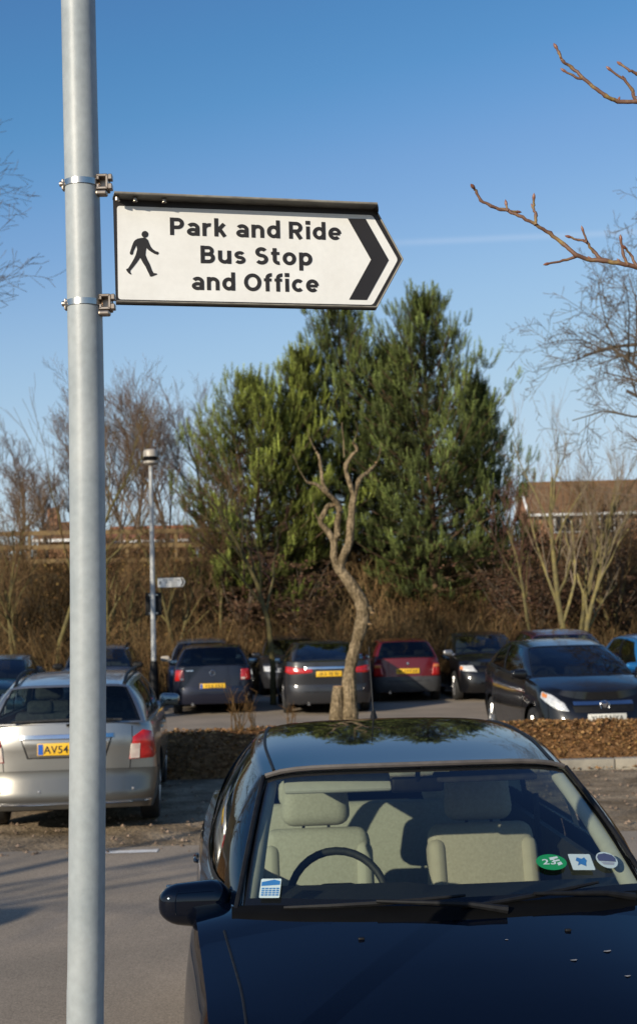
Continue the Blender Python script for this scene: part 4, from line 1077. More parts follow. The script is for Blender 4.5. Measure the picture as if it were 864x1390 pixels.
# house on the right
hx0 = at(716, 690, 75).x; hz0 = 3.2
h_ = thing('house', 'brown roofed brick house with white windows behind the bare olive stemmed tree', 'house', (hx0 + 5, 78, hz0))
ho = Vector((hx0 + 5, 78, hz0)); zr = at(760, 658, 78).z; ze = at(760, 694, 76).z
def house(root, o, x0, x1, y0, y1, zb, ze, zr, wallm, roofm, gable=True, wins=()):
    yc = (y0 + y1) / 2
    w = MB(); vs = [Vector(v) - o for v in ((x0, y0, zb), (x1, y0, zb), (x1, y1, zb), (x0, y1, zb), (x0, y0, ze), (x1, y0, ze), (x1, y1, ze), (x0, y1, ze), (x0, yc, zr - .08), (x1, yc, zr - .08))]
    w.add(vs, [(0, 1, 5, 4), (2, 3, 7, 6), (3, 0, 4, 8, 7), (1, 2, 6, 9, 5)]); w.build('wall', wallm, root, smooth=False)
    r = MB(); e = .35; dz = (zr - ze) / (yc - y0) * e
    vs = [Vector(v) - o for v in ((x0 - .2, y0 - e, ze - dz), (x1 + .2, y0 - e, ze - dz), (x1 + .2, yc, zr), (x0 - .2, yc, zr), (x1 + .2, y1 + e, ze - dz), (x0 - .2, y1 + e, ze - dz))]
    vs += [v + Vector((0, 0, .12)) for v in vs]
    r.add(vs, [(6, 7, 8, 9), (9, 8, 10, 11), (0, 1, 7, 6), (3, 0, 6, 9), (5, 3, 9, 11), (1, 2, 8, 7), (2, 4, 10, 8), (0, 3, 2, 1), (3, 5, 4, 2)]); ro = r.build('roof', roofm, root, smooth=False)
    rc = MB(); rc.tube([Vector((x0 - .2, yc, zr + .1)) - o, Vector((x1 + .2, yc, zr + .1)) - o], .1, 8); rc.build('ridge', roofm, ro)
    for (xc, zc, ww, hh) in wins:
        f = MB(); fb = MB()
        f.box(Vector((xc, y0 - .03, zc)) - o, (ww, .10, hh)); fo_ = f.build('window', m_upvc, root, smooth=False)
        for s_ in (-1, 0, 1):
            g = MB(); g.box(Vector((xc + s_ * ww * .31, y0 - .085, zc)) - o, (ww * .24, .012, hh * .78)); g.build('pane', m_frit, fo_, smooth=False)
    g = MB(); g.box(Vector(((x0 + x1) / 2, y0 - e - .03, ze - dz + .0)) - o, (x1 - x0 + .4, .10, .14)); g.build('gutter', m_upvc, root, smooth=False)
house(h_, ho, hx0 + .3, hx0 + 13, 75.5, 80.5, hz0 - .5, ze, zr, m_brick, m_tile_brown, wins=[(hx0 + 2.2, ze - .75, 1.5, 1.0), (hx0 + 4.6, ze - .75, 1.3, 1.0), (hx0 + 2.2, ze - 3.1, 1.5, 1.2), (hx0 + 4.6, ze - 3.1, 1.3, 1.2)])
bg = MB(); e_ = .36
for sg in (-1, 1):
    yc = 78; y0 = 75.5 if sg < 0 else 80.5
    bg.tube([Vector((hx0 + .06, y0 + sg * .32, ze - .2)) - ho, Vector((hx0 + .06, yc, zr - .03)) - ho], .09, 4)
bg.build('barge_board', m_upvc, h_)
hx = at(143, 715, 72).x; hx2 = at(238, 715, 72).x; h2 = thing('house', 'low house with orange tiled roof just showing above the fence', 'house', ((hx + hx2) / 2, 75, 3.2))
house(h2, Vector(((hx + hx2) / 2, 75, 3.2)), hx, hx2 + .5, 72, 78, 2.9, at(190, 733, 72).z, at(190, 719, 75).z, m_brick, m_tile_orange)
hx = at(52, 715, 66).x; hx2 = at(112, 715, 66).x; h3 = thing('house', 'small brick house with brown roof and chimney behind the fence at the left', 'house', ((hx + hx2) / 2, 68, 3.2)); o3 = Vector(((hx + hx2) / 2, 68, 3.2))
house(h3, o3, hx, hx2, 66, 71, 2.9, at(80, 731, 66).z, at(80, 714, 68.5).z, m_brick, m_tile_brown)
ch = MB(); zc = at(72, 690, 68.5).z; cx = at(72, 662, 68.5).x; ch.rbox(Vector((cx, 68.5, zc - .8)) - o3, (.5, .5, 1.6), .03, 1); ch.build('chimney', m_brick, h3, smooth=False)

# distant hedge line closing the horizon
hd = MB(); Q = random.Random(8)
for i in range(2600):
    x = Q.uniform(-60, 60); y = Q.uniform(88, 96); z = 3.3; h = Q.uniform(1.5, 4.5) + 1.5 * nz(x, 0, .15)
    w = Vector((Q.uniform(.05, .2), 0, 0)); k = Q.uniform(.5, 1.2); hd.add([Vector((x, y, z)) - w, Vector((x, y, z)) + w, Vector((x + Q.uniform(-.6, .6), y, z + h))], [(0, 1, 2)], 0, (k, k, k))
tag(hd.build('far_hedge', m_tw_grey, smooth=False), 'far line of bare grey hedge beyond the houses', 'hedge', kind='stuff')
# ------------------------------------------------------------------ foreground pole and sign
pz = lambda px, py: at(px, py, 3.30)
cen = [(105.7, -40), (106.3, 0), (109.4, 150), (113.5, 330), (117.2, 520), (118.9, 690), (119.8, 850), (119.0, 1050), (117, 1300), (115.8, 1390)]
pp = [pz(*c) for c in cen]; pp = [Vector((p.x, 3.30, p.z)) for p in pp]
low = pp[-1]; pb = Vector((low.x - .003, 3.30, 0))
pole = thing('sign_pole', 'tall pale grey painted steel pole carrying the pointed direction sign', 'pole', pb)
top = pp[0] + (pp[0] - pp[2]).normalized() * 1.6
path = [top] + pp + [Vector((low.x - .002, 3.3, .5)), Vector((low.x - .003, 3.3, -.05))]
sp, sr = smooth_path([p - pb for p in path], [.0415] + [.0425 + .0008 * i / len(pp) for i in range(len(pp))] + [.0435, .044], 5)
mb = MB(); mb.tube(sp, sr, 40); mb.build('shaft', m_pole, pole, angle=60)
lt = MB(); tp = path[0] - pb; lt.lathe([(.001, .30), (.13, .28), (.15, .20), (.15, .10), (.11, .0), (.05, -.03), (.043, -.08)], 28, c=tp); lt.build('lantern', m_lantern, pole)
fl = MB(); fl.lathe([(.044, .06), (.06, .05), (.065, .0)], 24, c=(0, 0, 0)); fl.build('base_collar', m_steel, pole)

def dir_sign(root_, TL, BL, dirx, up, w, tip, tray, with_text, tilt=0, seed=1):
    """flat pointed sign; origin BL; dirx = unit vector along the sign, up = unit vector; H from corners"""
    nrm = dirx.cross(up).normalized()                 # towards the viewer
    H = (TL - BL).length; X = Matrix((dirx, -nrm, up)).transposed().to_4x4(); X.translation = BL
    root_.matrix_world = X
    return H

sgL = at(155.5, 338, 3.265)
# sign edges measured on the photograph, laid on a vertical plane turned 14 degrees
YAW = rad(13.5)
def on_sign(px, py, origin=None):
    o = at(155.5, 413, 3.262); n = Vector((math.sin(YAW), -math.cos(YAW), 0)); d = ray(px, py); e = Vector((0, 0, EYE))
    t = (o - e).dot(n) / d.dot(n); return e + d * t
TL, BL, TR, BR, TP = on_sign(152, 266), on_sign(156.5, 414), on_sign(507, 281), on_sign(508, 420.5), on_sign(546, 352)
dx = Vector((math.cos(YAW), math.sin(YAW), 0)); up = Vector((0, 0, 1))
def loc2(px, py):
    q = on_sign(px, py) - BL; return (q.dot(dx), q.z)
sign = thing('direction_sign', 'large white pointed direction sign with walking man, reading Park and Ride, on grey pole', 'sign', BL, YAW)
def flat(mb, poly, y, th=.0, mi=0):
    n = len(poly)
    if th == 0: return mb.add([Vector((x, y, z)) for x, z in poly], [tuple(range(n))], mi)
    vs = [Vector((x, y, z)) for x, z in poly] + [Vector((x, y + th, z)) for x, z in poly]
    return mb.add(vs, [tuple(range(n)), tuple(range(2 * n - 1, n - 1, -1))] + [(i, n + i, n + (i + 1) % n, (i + 1) % n) for i in range(n)], mi)
l = loc2
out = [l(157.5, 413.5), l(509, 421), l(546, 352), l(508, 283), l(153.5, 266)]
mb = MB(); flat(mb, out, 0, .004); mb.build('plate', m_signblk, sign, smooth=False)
def rounded(poly, r, k=5):
    res = []; n = len(poly)
    for i in range(n):
        p = Vector(poly[i]); a = (Vector(poly[i - 1]) - p).normalized(); b = (Vector(poly[(i + 1) % n]) - p).normalized()
        s_, e_ = p + a * r, p + b * r
        for j in range(k + 1):
            t = j / k; res.append(tuple(s_ * (1 - t) ** 2 + p * 2 * t * (1 - t) + e_ * t * t))
    return res
face = [l(160.5, 406.5), l(505.5, 414.0), l(539.5, 352.5), l(505, 292.3), l(158.8, 279.5)]  # black strip above its top edge joins real border and painted hood shade
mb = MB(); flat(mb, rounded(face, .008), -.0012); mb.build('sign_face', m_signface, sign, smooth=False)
chev = [(471.3, 296.9), (495.4, 297.4), (526.9, 353.3), (497.2, 407.4), (473.1, 406.9), (502.8, 352.8)]
mb = MB(); flat(mb, [l(*p) for p in chev], -.0022); mb.build('chevron', m_signblk, sign, smooth=False)
man = [(436,336),(420,339),(408,346),(400,356),(393,374),(386,396),(382,408),(384,416),(391,419),(398,414),(400,402),(408,384),(415,372),(418,392),(412,416),(402,438),(388,462),(374,484),(364,488),(367,497),(378,510),(388,515),(390,511),(385,503),(385,495),(400,477),(418,454),(433,432),(445,455),(460,478),(470,500),(478,516),(481,524),(490,524),(500,520),(515,514),(514,509),(498,507),(491,495),(480,465),(467,440),(459,420),(460,400),(464,384),(472,394),(486,404),(502,413),(518,418),(524,411),(521,404),(508,400),(494,390),(484,378),(477,362),(471,346),(462,337),(450,334)]
W0 = lambda x, y: l(70 + x / 3.6, 230 + y / 3.6)
mb = MB(); poly = [W0(*p) for p in man]
from mathutils.geometry import tessellate_polygon
mb.add([Vector((x, -.0022, z)) for x, z in poly], [tuple(t_) for t_ in tessellate_polygon([[Vector((x, z, 0)) for x, z in poly]])])
hc = [W0(456 + 16.5 * math.cos(2 * PI * k / 24), 318 + 16.5 * math.sin(2 * PI * k / 24)) for k in range(24)]; flat(mb, hc, -.0022)
mb.build('walking_figure', m_signblk, sign, smooth=False)
def sign_line(txt, x0, x1, yb0, yb1, cap):
    a, b = l(x0, yb0), l(x1, yb1); w = b[0] - a[0]; ch = l(x0, yb0 - cap)[1] - a[1]
    me = road_lettering(txt, w, ch); sl = (b[1] - a[1]) / w
    for v in me.vertices: v.co.z += v.co.x * sl
    interp_mesh_obj('lettering', me, m_signblk, sign, (a[0], -.0022, a[1]))
sign_line('Park and Ride', 230.5, 463, 319.2, 326.5, 23.8)
sign_line('Bus Stop', 272, 424, 357.5, 361.0, 24.0)
sign_line('and Office', 260, 432.5, 393.6, 397.2, 24.0)
# projecting tray: top hood with screws, bottom lip, end returns
Ht = .046
def lipbar(nm, a, b, d, th, m):
    mb = MB(); v = []
    for (x, z) in (a, b):
        for (y, dz) in ((.004, 0), (-d, 0), (-d, th), (.004, th)): v.append(Vector((x, y, z + dz)))
    mb.add(v, [(0, 4, 5, 1), (1, 5, 6, 2), (2, 6, 7, 3), (3, 7, 4, 0), (0, 1, 2, 3), (7, 6, 5, 4)]); return mb.build(nm, m, sign, smooth=False)
a, b = l(153, 270.5), l(505, 285)
hood = lipbar('top_hood', a, b, Ht, .004, m_signtray)
e2 = MB(); e2.tube([Vector((a[0], -Ht, a[1] + .003)), Vector((b[0], -Ht, b[1] + .003))], .0032, 8); e2.build('hood_edge', m_trayedge, hood)
c0 = MB(); bx, bz = b; tx, tz = l(511, 292)
for k in range(6):
    t0, t1 = k / 6, (k + 1) / 6
    f = lambda t: (bx + (tx - bx) * math.sin(t * PI / 2), bz - (bz - tz) * (1 - math.cos(t * PI / 2)), Ht * (1 - .75 * t))
    (x0, z0, d0), (x1, z1, d1) = f(t0), f(t1); v = []
    for (x, z, d) in ((x0, z0, d0), (x1, z1, d1)):
        for (y, dz) in ((.004, 0), (-d, 0), (-d, .004), (.004, .004)): v.append(Vector((x, y, z + dz)))
    c0.add(v, [(0, 4, 5, 1), (1, 5, 6, 2), (2, 6, 7, 3), (3, 7, 4, 0), (0, 1, 2, 3), (7, 6, 5, 4)])
c0.build('hood_end', m_signblk, hood, smooth=False)
for px in (158, 182, 221):
    q = MB(); x, z = l(px, 271 + (px - 153) * .041); q.lathe([(.004, -.010), (.0065, -.010), (.0065, -.002), (.001, -.001)], 10, c=(x, -.025, z)); q.build('screw', m_bracket, hood)
a, b = l(157.5, 412.5), l(508.5, 420)
lip = lipbar('bottom_lip', a, b, .020, .003, m_signtray)
e3 = MB(); e3.tube([Vector((a[0], -.020, a[1] + .0025)), Vector((b[0], -.020, b[1] + .0025))], .0016, 8); e3.build('lip_edge', m_trayedge, lip)
for q0, q1 in (((508.5, 421), (546, 352)), ((546, 352), (510, 286))):
    t = MB(); A, B_ = l(*q0), l(*q1); t.tube([Vector((A[0], -.001, A[1])), Vector((B_[0], -.001, B_[1]))], .0022, 8); t.build('point_edge', m_trayedge, sign)
# clamp bands
for (py, pyr, nm) in ((251, 257, 'upper'), (413, 412, 'lower')):
    cpt = at(112 if nm == 'upper' else 115.5, py, 3.30); cpt.y = 3.30
    br = thing('clamp_bracket', 'steel band and clip holding the %s edge of the near sign to the grey pole' % nm, 'bracket', cpt, 0, 'clamps on the grey pole')
    bd = MB(); bd.lathe([(.0440, -.0075), (.0458, -.0075), (.0458, .0075), (.0440, .0075)], 40); bd.build('band', m_steel, br, angle=30)
    bt_ = MB(); bt_.lathe([(.001, -.007), (.006, -.006), (.007, -.003), (.007, .003)], 12, c=(-.0485, -.010, 0), axis='X'); bt_.rbox((-.046, -.004, -.001), (.006, .020, .028), .0025, 2); bt_.build('bolt', m_bracket, br)
    cl = MB(); x0 = .046
    for (x, z, w, h) in ((x0 + .006, .016, .028, .007), (x0 + .006, -.016, .028, .007), (x0 + .018, .0, .007, .036), (x0 - .004, .011, .007, .012), (x0 - .004, -.011, .007, .012), (x0 + .026, .012, .010, .014), (x0 + .026, -.012, .010, .014)):
        cl.rbox((x, -.014, z), (w, .024, h), .0015, 1)
    cl.rbox((x0 + .008, .003, 0), (.03, .010, .044), .002, 1); cl.rbox((x0 + .004, -.012, -.027), (.028, .026, .012), .004, 2); cl.build('clip', m_bracket, br, smooth=False)

# ------------------------------------------------------------------ far lamp post and its sign
Y = 30.0; lp = at(209.5, 950, Y); lb = Vector((lp.x, Y, gz(Y)))
post = thing('lamp_post', 'slim pale lamp post with round lantern head and black base behind the silver estate', 'lamp post', lb)
zt = at(206, 628, Y).z - lb.z; zk = at(209, 897, Y).z - lb.z
mb = MB(); mb.tube([(0, 0, zk - .05), (-.004, 0, zt * .6), (-.012, 0, zt)], [.055, .05, .045], 16); mb.build('shaft', m_lamp_pole, post)
mb = MB(); mb.lathe([(.10, 0), (.10, zk - .25), (.09, zk - .2), (.075, zk - .05), (.058, zk)], 20); mb.build('base', m_black, post)
mb = MB(); r = .165
mb.lathe([(.001, .30), (.10, .295), (.145, .27), (.16, .22), (.163, .13)], 28, c=(-.012, 0, zt)); mb.build('lantern_cap', m_lantern, post)
mb = MB(); mb.lathe([(.16, .13), (.145, .07), (.11, .03)], 28, c=(-.012, 0, zt)); mb.build('lantern_bowl', m_frit, post)
mb = MB(); mb.lathe([(.11, .032), (.165, .03), (.17, -.01), (.12, -.05), (.05, -.06), (.045, -.1)], 28, c=(-.012, 0, zt)); mb.build('lantern_base', m_lantern, post)
s2o = at(214, 798, Y - .07); s2 = thing('direction_sign', 'small distant white pointed sign on the lamp post', 'sign', s2o, rad(8))
k = (at(251, 798, Y).x - at(214, 798, Y).x) / .70
def q2(p): 
    return [(x * k * .98, z * k * .98) for x, z in p]
mb = MB(); flat(mb, q2(out), 0, .02); mb.build('plate', m_signblk, s2, smooth=False)
mb = MB(); flat(mb, q2(face), -.004); mb.build('sign_face', m_signface, s2, smooth=False)
mb = MB(); flat(mb, q2([l(*p) for p in chev]), -.008); mb.build('chevron', m_signblk, s2, smooth=False)
mb = MB(); flat(mb, q2([W0(*p) for p in ((436, 336), (405, 350), (384, 415), (400, 414), (416, 380), (415, 410), (366, 490), (384, 512), (434, 436), (480, 522), (512, 512), (460, 420), (465, 390), (520, 415), (472, 346))]), -.008); mb.build('walking_figure', m_signblk, s2, smooth=False)
for txt, x0, x1, yb, yc in (('Park and Ride', 230.5, 463, 319.2, 326.5), ('Bus Stop', 272, 424, 357.5, 361), ('and Office', 260, 432.5, 393.6, 397.2)):
    a, b = q2([l(x0, yb), l(x1, yc)]); me = text_mesh(txt, b[0] - a[0], k * .045, .01); interp_mesh_obj('lettering', me, m_signblk, s2, (a[0], -.008, a[1]))
nt_o = at(208, 820, Y); nb_ = thing('notice_board', 'dark back of a square notice fixed to the lamp post below its sign', 'sign', (lb.x, Y + .08, nt_o.z))
mb = MB(); mb.rbox((0, 0, 0), (.36, .02, .50), .006, 1); mb.build('panel', m_black, nb_); mb = MB()
for z in (.2, -.2): mb.rbox((0, -.02, z), (.2, .03, .03), .004, 1)
mb.build('fixing_rail', m_steel, nb_)

# unseen disc on a post, added left of frame to shade the lower left tarmac
rs_ = thing('shadow_disc', 'unseen round disc on a post, added to cast the shadow at lower left', 'sign', (-6.85, 3.55, 0))
mb = MB(); mb.tube([(0, 0, -.05), (0, 0, 2.6)], .038, 16); mb.build('post', m_pole, rs_)
mb = MB(); mb.lathe([(.001, -.02), (.42, -.02), (.42, -.035), (.001, -.035)], 36, c=(0, -.04, 2.25), axis='Y'); mb.build('disc', m_signface, rs_, angle=30)
mb = MB(); mb.lathe([(.34, -.038), (.415, -.038)], 36, c=(0, -.04, 2.25), axis='Y'); mb.build('red_ring', m_tail, rs_)

# ------------------------------------------------------------------ cars
PB = paint('black_blue_paint', (0.0008, 0.0024, 0.0075), 0, .5, .08)
PSil = paint('silver_grey_paint', (0.42, 0.40, 0.36), .9, .32, .2, .8)
PSilB = paint('silver_bumper_reflection', (0.19, 0.18, 0.16), .9, .34, .2, .6)  # darker copy of the silver; ground reflection put into the bumper colour
PNavy = paint('navy_paint', (0.010, 0.0115, 0.024), .3, .4, .5)
PDk = paint('dark_grey_paint', (0.028, 0.028, 0.031), .3, .4, .5)
PCorsa = paint('charcoal_paint', (0.006, 0.006, 0.007), .2, .35, .4)
PRed = paint('red_paint', (0.115, 0.006, 0.010), .2, .4, .4)
PGreen = paint('green_paint', (0.006, 0.03, 0.03), .1, .4, .5)
PBlueGrey = paint('blue_grey_paint', (0.03, 0.045, 0.075), .3, .4, .5)
PPale = paint('pale_blue_grey_paint', (0.12, 0.16, 0.22), .5, .4, .5)
PMar = paint('maroon_paint', (0.05, 0.008, 0.018), .3, .4, .4)
PBlue = paint('bright_blue_paint', (0.012, 0.14, 0.36), .2, .35, .3)
A4 = rad(4)

# --- near black car
gl_screen = glass_mat('screen_glass', (0.64, 0.68, 0.62), 1.3)
hero = Car('parked_car', 'near black car facing the viewer with beige seats and windscreen stickers', 'car', (.335, 5.77, 0), A4, PB, 'parked cars',
           zs=[(-2.1, .67), (-1.7, .81), (-1.2, .925), (-1.0, .965), (-.4, .97), (2.1, 1.01)], xb=[(-1.0, .72), (-.5, .80), (.2, .835), (1.8, .80)], roof=[(-.36, 1.385), (.2, 1.44), (.8, 1.465), (1.35, 1.42)], W=.905, sins=[(0, .07), (.12, .035), (.35, .004), (.5, 0), (.75, .012), (.92, .028), (1, .05)], lining='pale', screen_glass=gl_screen, hero=True, glass=m_glass, seat_dz=-.05,
           wheel_x=-.33, side=[('w', .09, .46), ('w', .50, .84)], yr=2.2, crown=[(-2.1, .03), (-1.2, .075), (1.5, .02), (2.1, .01)])
h = hero
h.mirror(-1, sc=1.08, y=-.83, z=.975, ext=.115); h.mirror(1, sc=1.08, y=-.83, z=.975, ext=.115)
# scuttle, wipers, screen trim, visors, stickers, aerial, washer jets
mb = MB(); vs = []; n = 24
for i in range(n + 1):
    f = -1 + 2 * i / n; x = .735 * f
    for dy, dz in ((-.065, .008), (-.04, .012), (.02, .014)): 
        y = h.yw + h.sagw * f * f + dy; vs.append(Vector((x, y, h.zsh(x, min(y, h.yw + .2)) + dz - (.010 if dy < -.06 else 0))))
mb.add(vs, [(3 * i + k, 3 * i + 3 + k, 3 * i + 4 + k, 3 * i + 1 + k) for i in range(n) for k in range(2)]); mb.build('scuttle_panel', mat('scuttle_black', (.003, .003, .003), .7, col2=(.004, .004, .004), spec=.08), h.root)
def wiper(f0, v0, f1, v1, fb, vb):
    mb = MB(); p = h.ws(f0, v0, .014); q = h.ws(f1, v1, .016); pts = [h.ws(lerp(f0, f1, t), lerp(v0, v1, t), .018) for t in (0, .25, .5, .75, 1)]
    mb.tube(pts, [.006, .008, .009, .008, .005], 6); o = mb.build('wiper_blade', m_black, h.root)
    a = MB(); B0 = h.ws(fb, vb, .03); mid = h.ws(lerp(f0, f1, .5), lerp(v0, v1, .5), .032); a.tube([B0, B0.lerp(mid, .3) + Vector((0, -.01, .012)), mid], [.014, .010, .006], 8); a.build('wiper_arm', m_black, o)
wiper(-.78, .005, .05, .07, .22, -.03); wiper(.02, .005, .72, .085, .86, -.03)
for sg in (-1, 1):
    j = MB(); x = .33 * sg; y = -1.34; j.rbox((x, y, h.zsh(x, y) + .003), (.02, .014, .008), .003, 2); j.build('washer_jet', m_black, h.root)
mb = MB(); pts = []
for i in range(21):
    f = -1 + 2 * i / 20; pts.append(h.ws(f * .985, .985, .008))
mb.tube(pts, .010, 6); mb.build('screen_top_trim', mat('grey_trim', (.10, .088, .08), .6, col2=(.07, .062, .058), scale=20), h.root)
for sg in (-1, 1):
    mb = MB(); mb.tube([h.ws(sg * 1.0, v, .006) for v in (.0, .15, .3, .45, .6, .75, .9, .985)], .010, 6); mb.build('screen_side_trim', m_black, h.root)
for sg in (-1, 1):                          # pale inner trim of the screen pillars
    mb = MB(); mb.tube([h.ws(sg * .955, v, -.055) for v in (.02, .2, .4, .6, .8, .97)], [.04, .038, .034, .03, .03, .03], 10); mb.build('pillar_trim', m_liner, h.root)
for sx, w, lw in ((-.34, .42, 1), (.30, .40, 1)):
    mb = MB(); f = sx / .66; mb.rbox(h.ws(f, .965, -.075) + Vector((0, .03, 0)), (w, .13, .022), .010, 2, rx=rad(34 if sx < 0 else 4)); mb.build('sun_visor', m_liner if sx < 0 else m_dkcloth, h.root)
def sticker(nm, f, v, w, hh, m, shape='rect', rot=0.0, lab=None):
    o = []
    U = (h.ws(f + .01, v) - h.ws(f - .01, v)).normalized(); V = (h.ws(f, v + .02) - h.ws(f, v - .02)).normalized(); c = h.ws(f, v, .0035)
    if shape == 'round': poly = [(math.cos(2 * PI * k / 28) * w / 2, math.sin(2 * PI * k / 28) * hh / 2) for k in range(28)]
    else: poly = rounded([(-w / 2, -hh / 2), (w / 2, -hh / 2), (w / 2, hh / 2), (-w / 2, hh / 2)], .006, 3)
    poly = [(x * math.cos(rot) - y * math.sin(rot), x * math.sin(rot) + y * math.cos(rot)) for x, y in poly]
    mb = MB(); mb.add([c + U * x + V * y for x, y in poly], [tuple(range(len(poly)))]); ob = mb.build(nm, m, h.root, smooth=False)
    if lab: ob['label'] = lab
    nn = U.cross(V).normalized()
    if nn.y > 0: nn = -nn
    def bit(pl, m2, off=.001, nm2='print'):
        pl = [(x * math.cos(rot) - y * math.sin(rot), x * math.sin(rot) + y * math.cos(rot)) for x, y in pl]
        b = MB(); b.add([c + U * x + V * y + nn * off for x, y in pl], [tuple(range(len(pl)))]); b.build(nm2, m2, ob, smooth=False)
    def words(t, x, y, w_, hh_, m2, off=.0015):
        me = text_mesh(t, w_, hh_, .02)
        for vt in me.vertices:
            a, b_ = vt.co.x + x, vt.co.z + y; a, b_ = a * math.cos(rot) - b_ * math.sin(rot), a * math.sin(rot) + b_ * math.cos(rot); vt.co = c + U * a + V * b_ + nn * off
        interp_mesh_obj('print', me, m2, ob, (0, 0, 0))
    return bit, words
bit, words = sticker('screen_sticker', -.855, .13, .075, .095, m_pale_st, lab='blue and white parking permit sticker')
bit([(-.034, .010), (.034, .016), (.034, .034), (.012, .042), (-.034, .030)], m_blue_st)
for r_ in range(4):
    for c_ in range(5): bit([(-.031 + c_ * .0135, -.006 - r_ * .0105), (-.0205 + c_ * .0135, -.006 - r_ * .0105), (-.0205 + c_ * .0135, .001 - r_ * .0105), (-.031 + c_ * .0135, .001 - r_ * .0105)], m_blue_st)
bit, words = sticker('screen_sticker', .54, .24, .115, .085, m_green_st, 'round', -.1, lab='green oval sticker')
words('23', -.034, -.014, .05, .03, m_pale_st)
for pl in (((-.0, .012), (.03, .02), (.028, .03), (-.006, .022)), ((.022, -.02), (.04, -.012), (.036, .002), (.02, -.006)), ((.012, .0), (.034, .006), (.032, .014), (.01, .008))): bit(pl, m_pale_st)
bit, words = sticker('screen_sticker', .70, .225, .088, .085, m_pale_st, 'rect', -.12, lab='pale square sticker with blue emblem')
bit([(-.02, -.02), (-.006, -.012), (.012, -.024), (.016, -.006), (.022, .006), (.016, .024), (.004, .016), (-.014, .024), (-.022, .006), (-.012, -.002)], m_blue_st)
bit, words = sticker('screen_sticker', .845, .225, .088, .088, m_pale_st, 'round', -.15, lab='round tax disc with dark centre band')
bit([(-.036, -.008), (.036, -.008), (.038, .012), (.028, .028), (.0, .036), (-.028, .028), (-.038, .012)], m_navy_st)
bit([(-.028, -.012), (.028, -.012), (.020, -.026), (-.020, -.026)], mat('grey_print', (.25, .28, .33), .5, col2=(.3, .33, .37), scale=40))
ae = MB(); za = h.zroof(0, 1.22); ae.tube([(0, 1.22, za - .005), (0, 1.235, za + .04)], [.022, .010], 10); ae.tube([(0, 1.235, za + .04), (0, 1.36, za + .36)], [.0045, .0028], 6); ae.build('aerial', m_black, h.root)
for sg in (-1, 1):                          # bonnet shut lines, headlamps, grille (below the frame)
    mb = MB(); pts = []
    for i in range(12):
        y = lerp(-1.14, -1.98, i / 11); x = sg * (h.xs(y) * .90 - .05 * i / 11); pts.append((x, y, h.zsh(x, y) + .0005))
    mb.tube(pts, .0045, 6); mb.build('bonnet_seam', m_black, h.root)
h.patch('headlight', m_head, [(.42, .60), (.78, .62), (.84, .70), (.55, .70)], 'F', mirror=True)
h.patch('grille', m_black, [(-.32, .55), (.32, .55), (.34, .64), (-.34, .64)], 'F'); h.patch('lower_grille', m_black, [(-.5, .28), (.5, .28), (.46, .38), (-.46, .38)], 'F')
h.plate('F', .46, None, m_wplate)
# bird droppings / leaf flecks on the bonnet
fk = MB()
for (x, y, s_) in ((.30, -1.52, .012), (.42, -1.46, .014), (.44, -1.60, .010), (.12, -1.40, .006)):
    z = h.zsh(x, y) + .0006; fk.add([Vector((x + s_ * math.cos(a) * R.uniform(.6, 1.3), y + s_ * .8 * math.sin(a), z)) for a in rng(0, 5.4, 7)] , [tuple(range(8))])
fk.build('bird_dropping', mat('dropping', (.35, .34, .32), .9, col2=(.25, .24, .22), scale=40), h.root, smooth=False)

# --- silver estate
def rear_lamp(c, poly, clear=None, amber=None):
    for o, sg in zip(c.patch('tail_light', m_tail, poly, 'R', .012, mirror=True), (1, -1)):
        if clear: c.patch('reversing_lamp', m_clearlamp, [(x * sg, z) for x, z in clear], 'R', .016, parent=o)
        if amber: c.patch('indicator', m_amber, [(x * sg, z) for x, z in amber], 'R', .016, parent=o)
wag = Car('parked_car', 'silver estate car with yellow rear plate parked behind the grey pole', 'car', (-2.56, 14.85, 0), PI + rad(5.2), PSil, 'parked cars', estate=True, glass=m_glass,
          bumper_mat=PSilB, yf=-2.3, yr=2.3, W=.845, a=.6, b=.34, pr=3.0, zs=[(-2.3, .66), (-1.8, .82), (-1.15, .93), (0, .95), (1.6, .985), (2.3, .985)],
          crown=[(-2.3, .02), (-1.2, .06), (1.9, .015), (2.3, .005)], rins=[(0, .07), (.10, .0), (.33, .0), (.36, .05), (.72, .05), (.80, .04), (1, .085)],
          yw=-1.25, ytf=-.45, ytr=2.0, sagrt=.10, yrb=2.2, sagr=.12, xb=[(-1.0, .73), (0, .77), (2.0, .725)], xt=[(0, .58), (.4, .605), (1, .56)],
          roof=[(-.45, 1.345), (.1, 1.395), (1.0, 1.405), (1.6, 1.38), (2.05, 1.335)], side=[('w', .07, .32), ('w', .36, .60), ('w', .64, .90)], wheels=(-1.38, 1.36), Rw=.32, doors=[(-.90, .06), (.10, .86)], rails='black', frow=4, rim_mat=m_alloy)
c = wag; c.mirror(-1); c.mirror(1)
rear_lamp(c, [(.58, .66), (.84, .66), (.90, .70), (.86, .90), (.74, .92), (.62, .86)], clear=[(.585, .665), (.68, .665), (.69, .80), (.60, .80)])
c.patch('plate_recess', m_black, [(-.36, .69), (.36, .69), (.42, .87), (-.42, .87)], 'R', .0015); c.patch('plate_panel', PSil, [(-.345, .70), (.345, .70), (.405, .866), (-.405, .866)], 'R', .004)
c.patch('chrome_strip', m_chrome, [(-.43, .868), (.43, .868), (.43, .905), (-.43, .905)], 'R', .022)
c.plate('R', .775, 'AV54', m_yplate, off=.02, blue=True, tsz=.222, toff=-.092)
for z_, dz in ((.468, .008),): c.patch('bumper_seam', m_black, [(-.80, z_), (.80, z_), (.80, z_ + dz), (-.80, z_ + dz)], 'R', .014, sub=14)
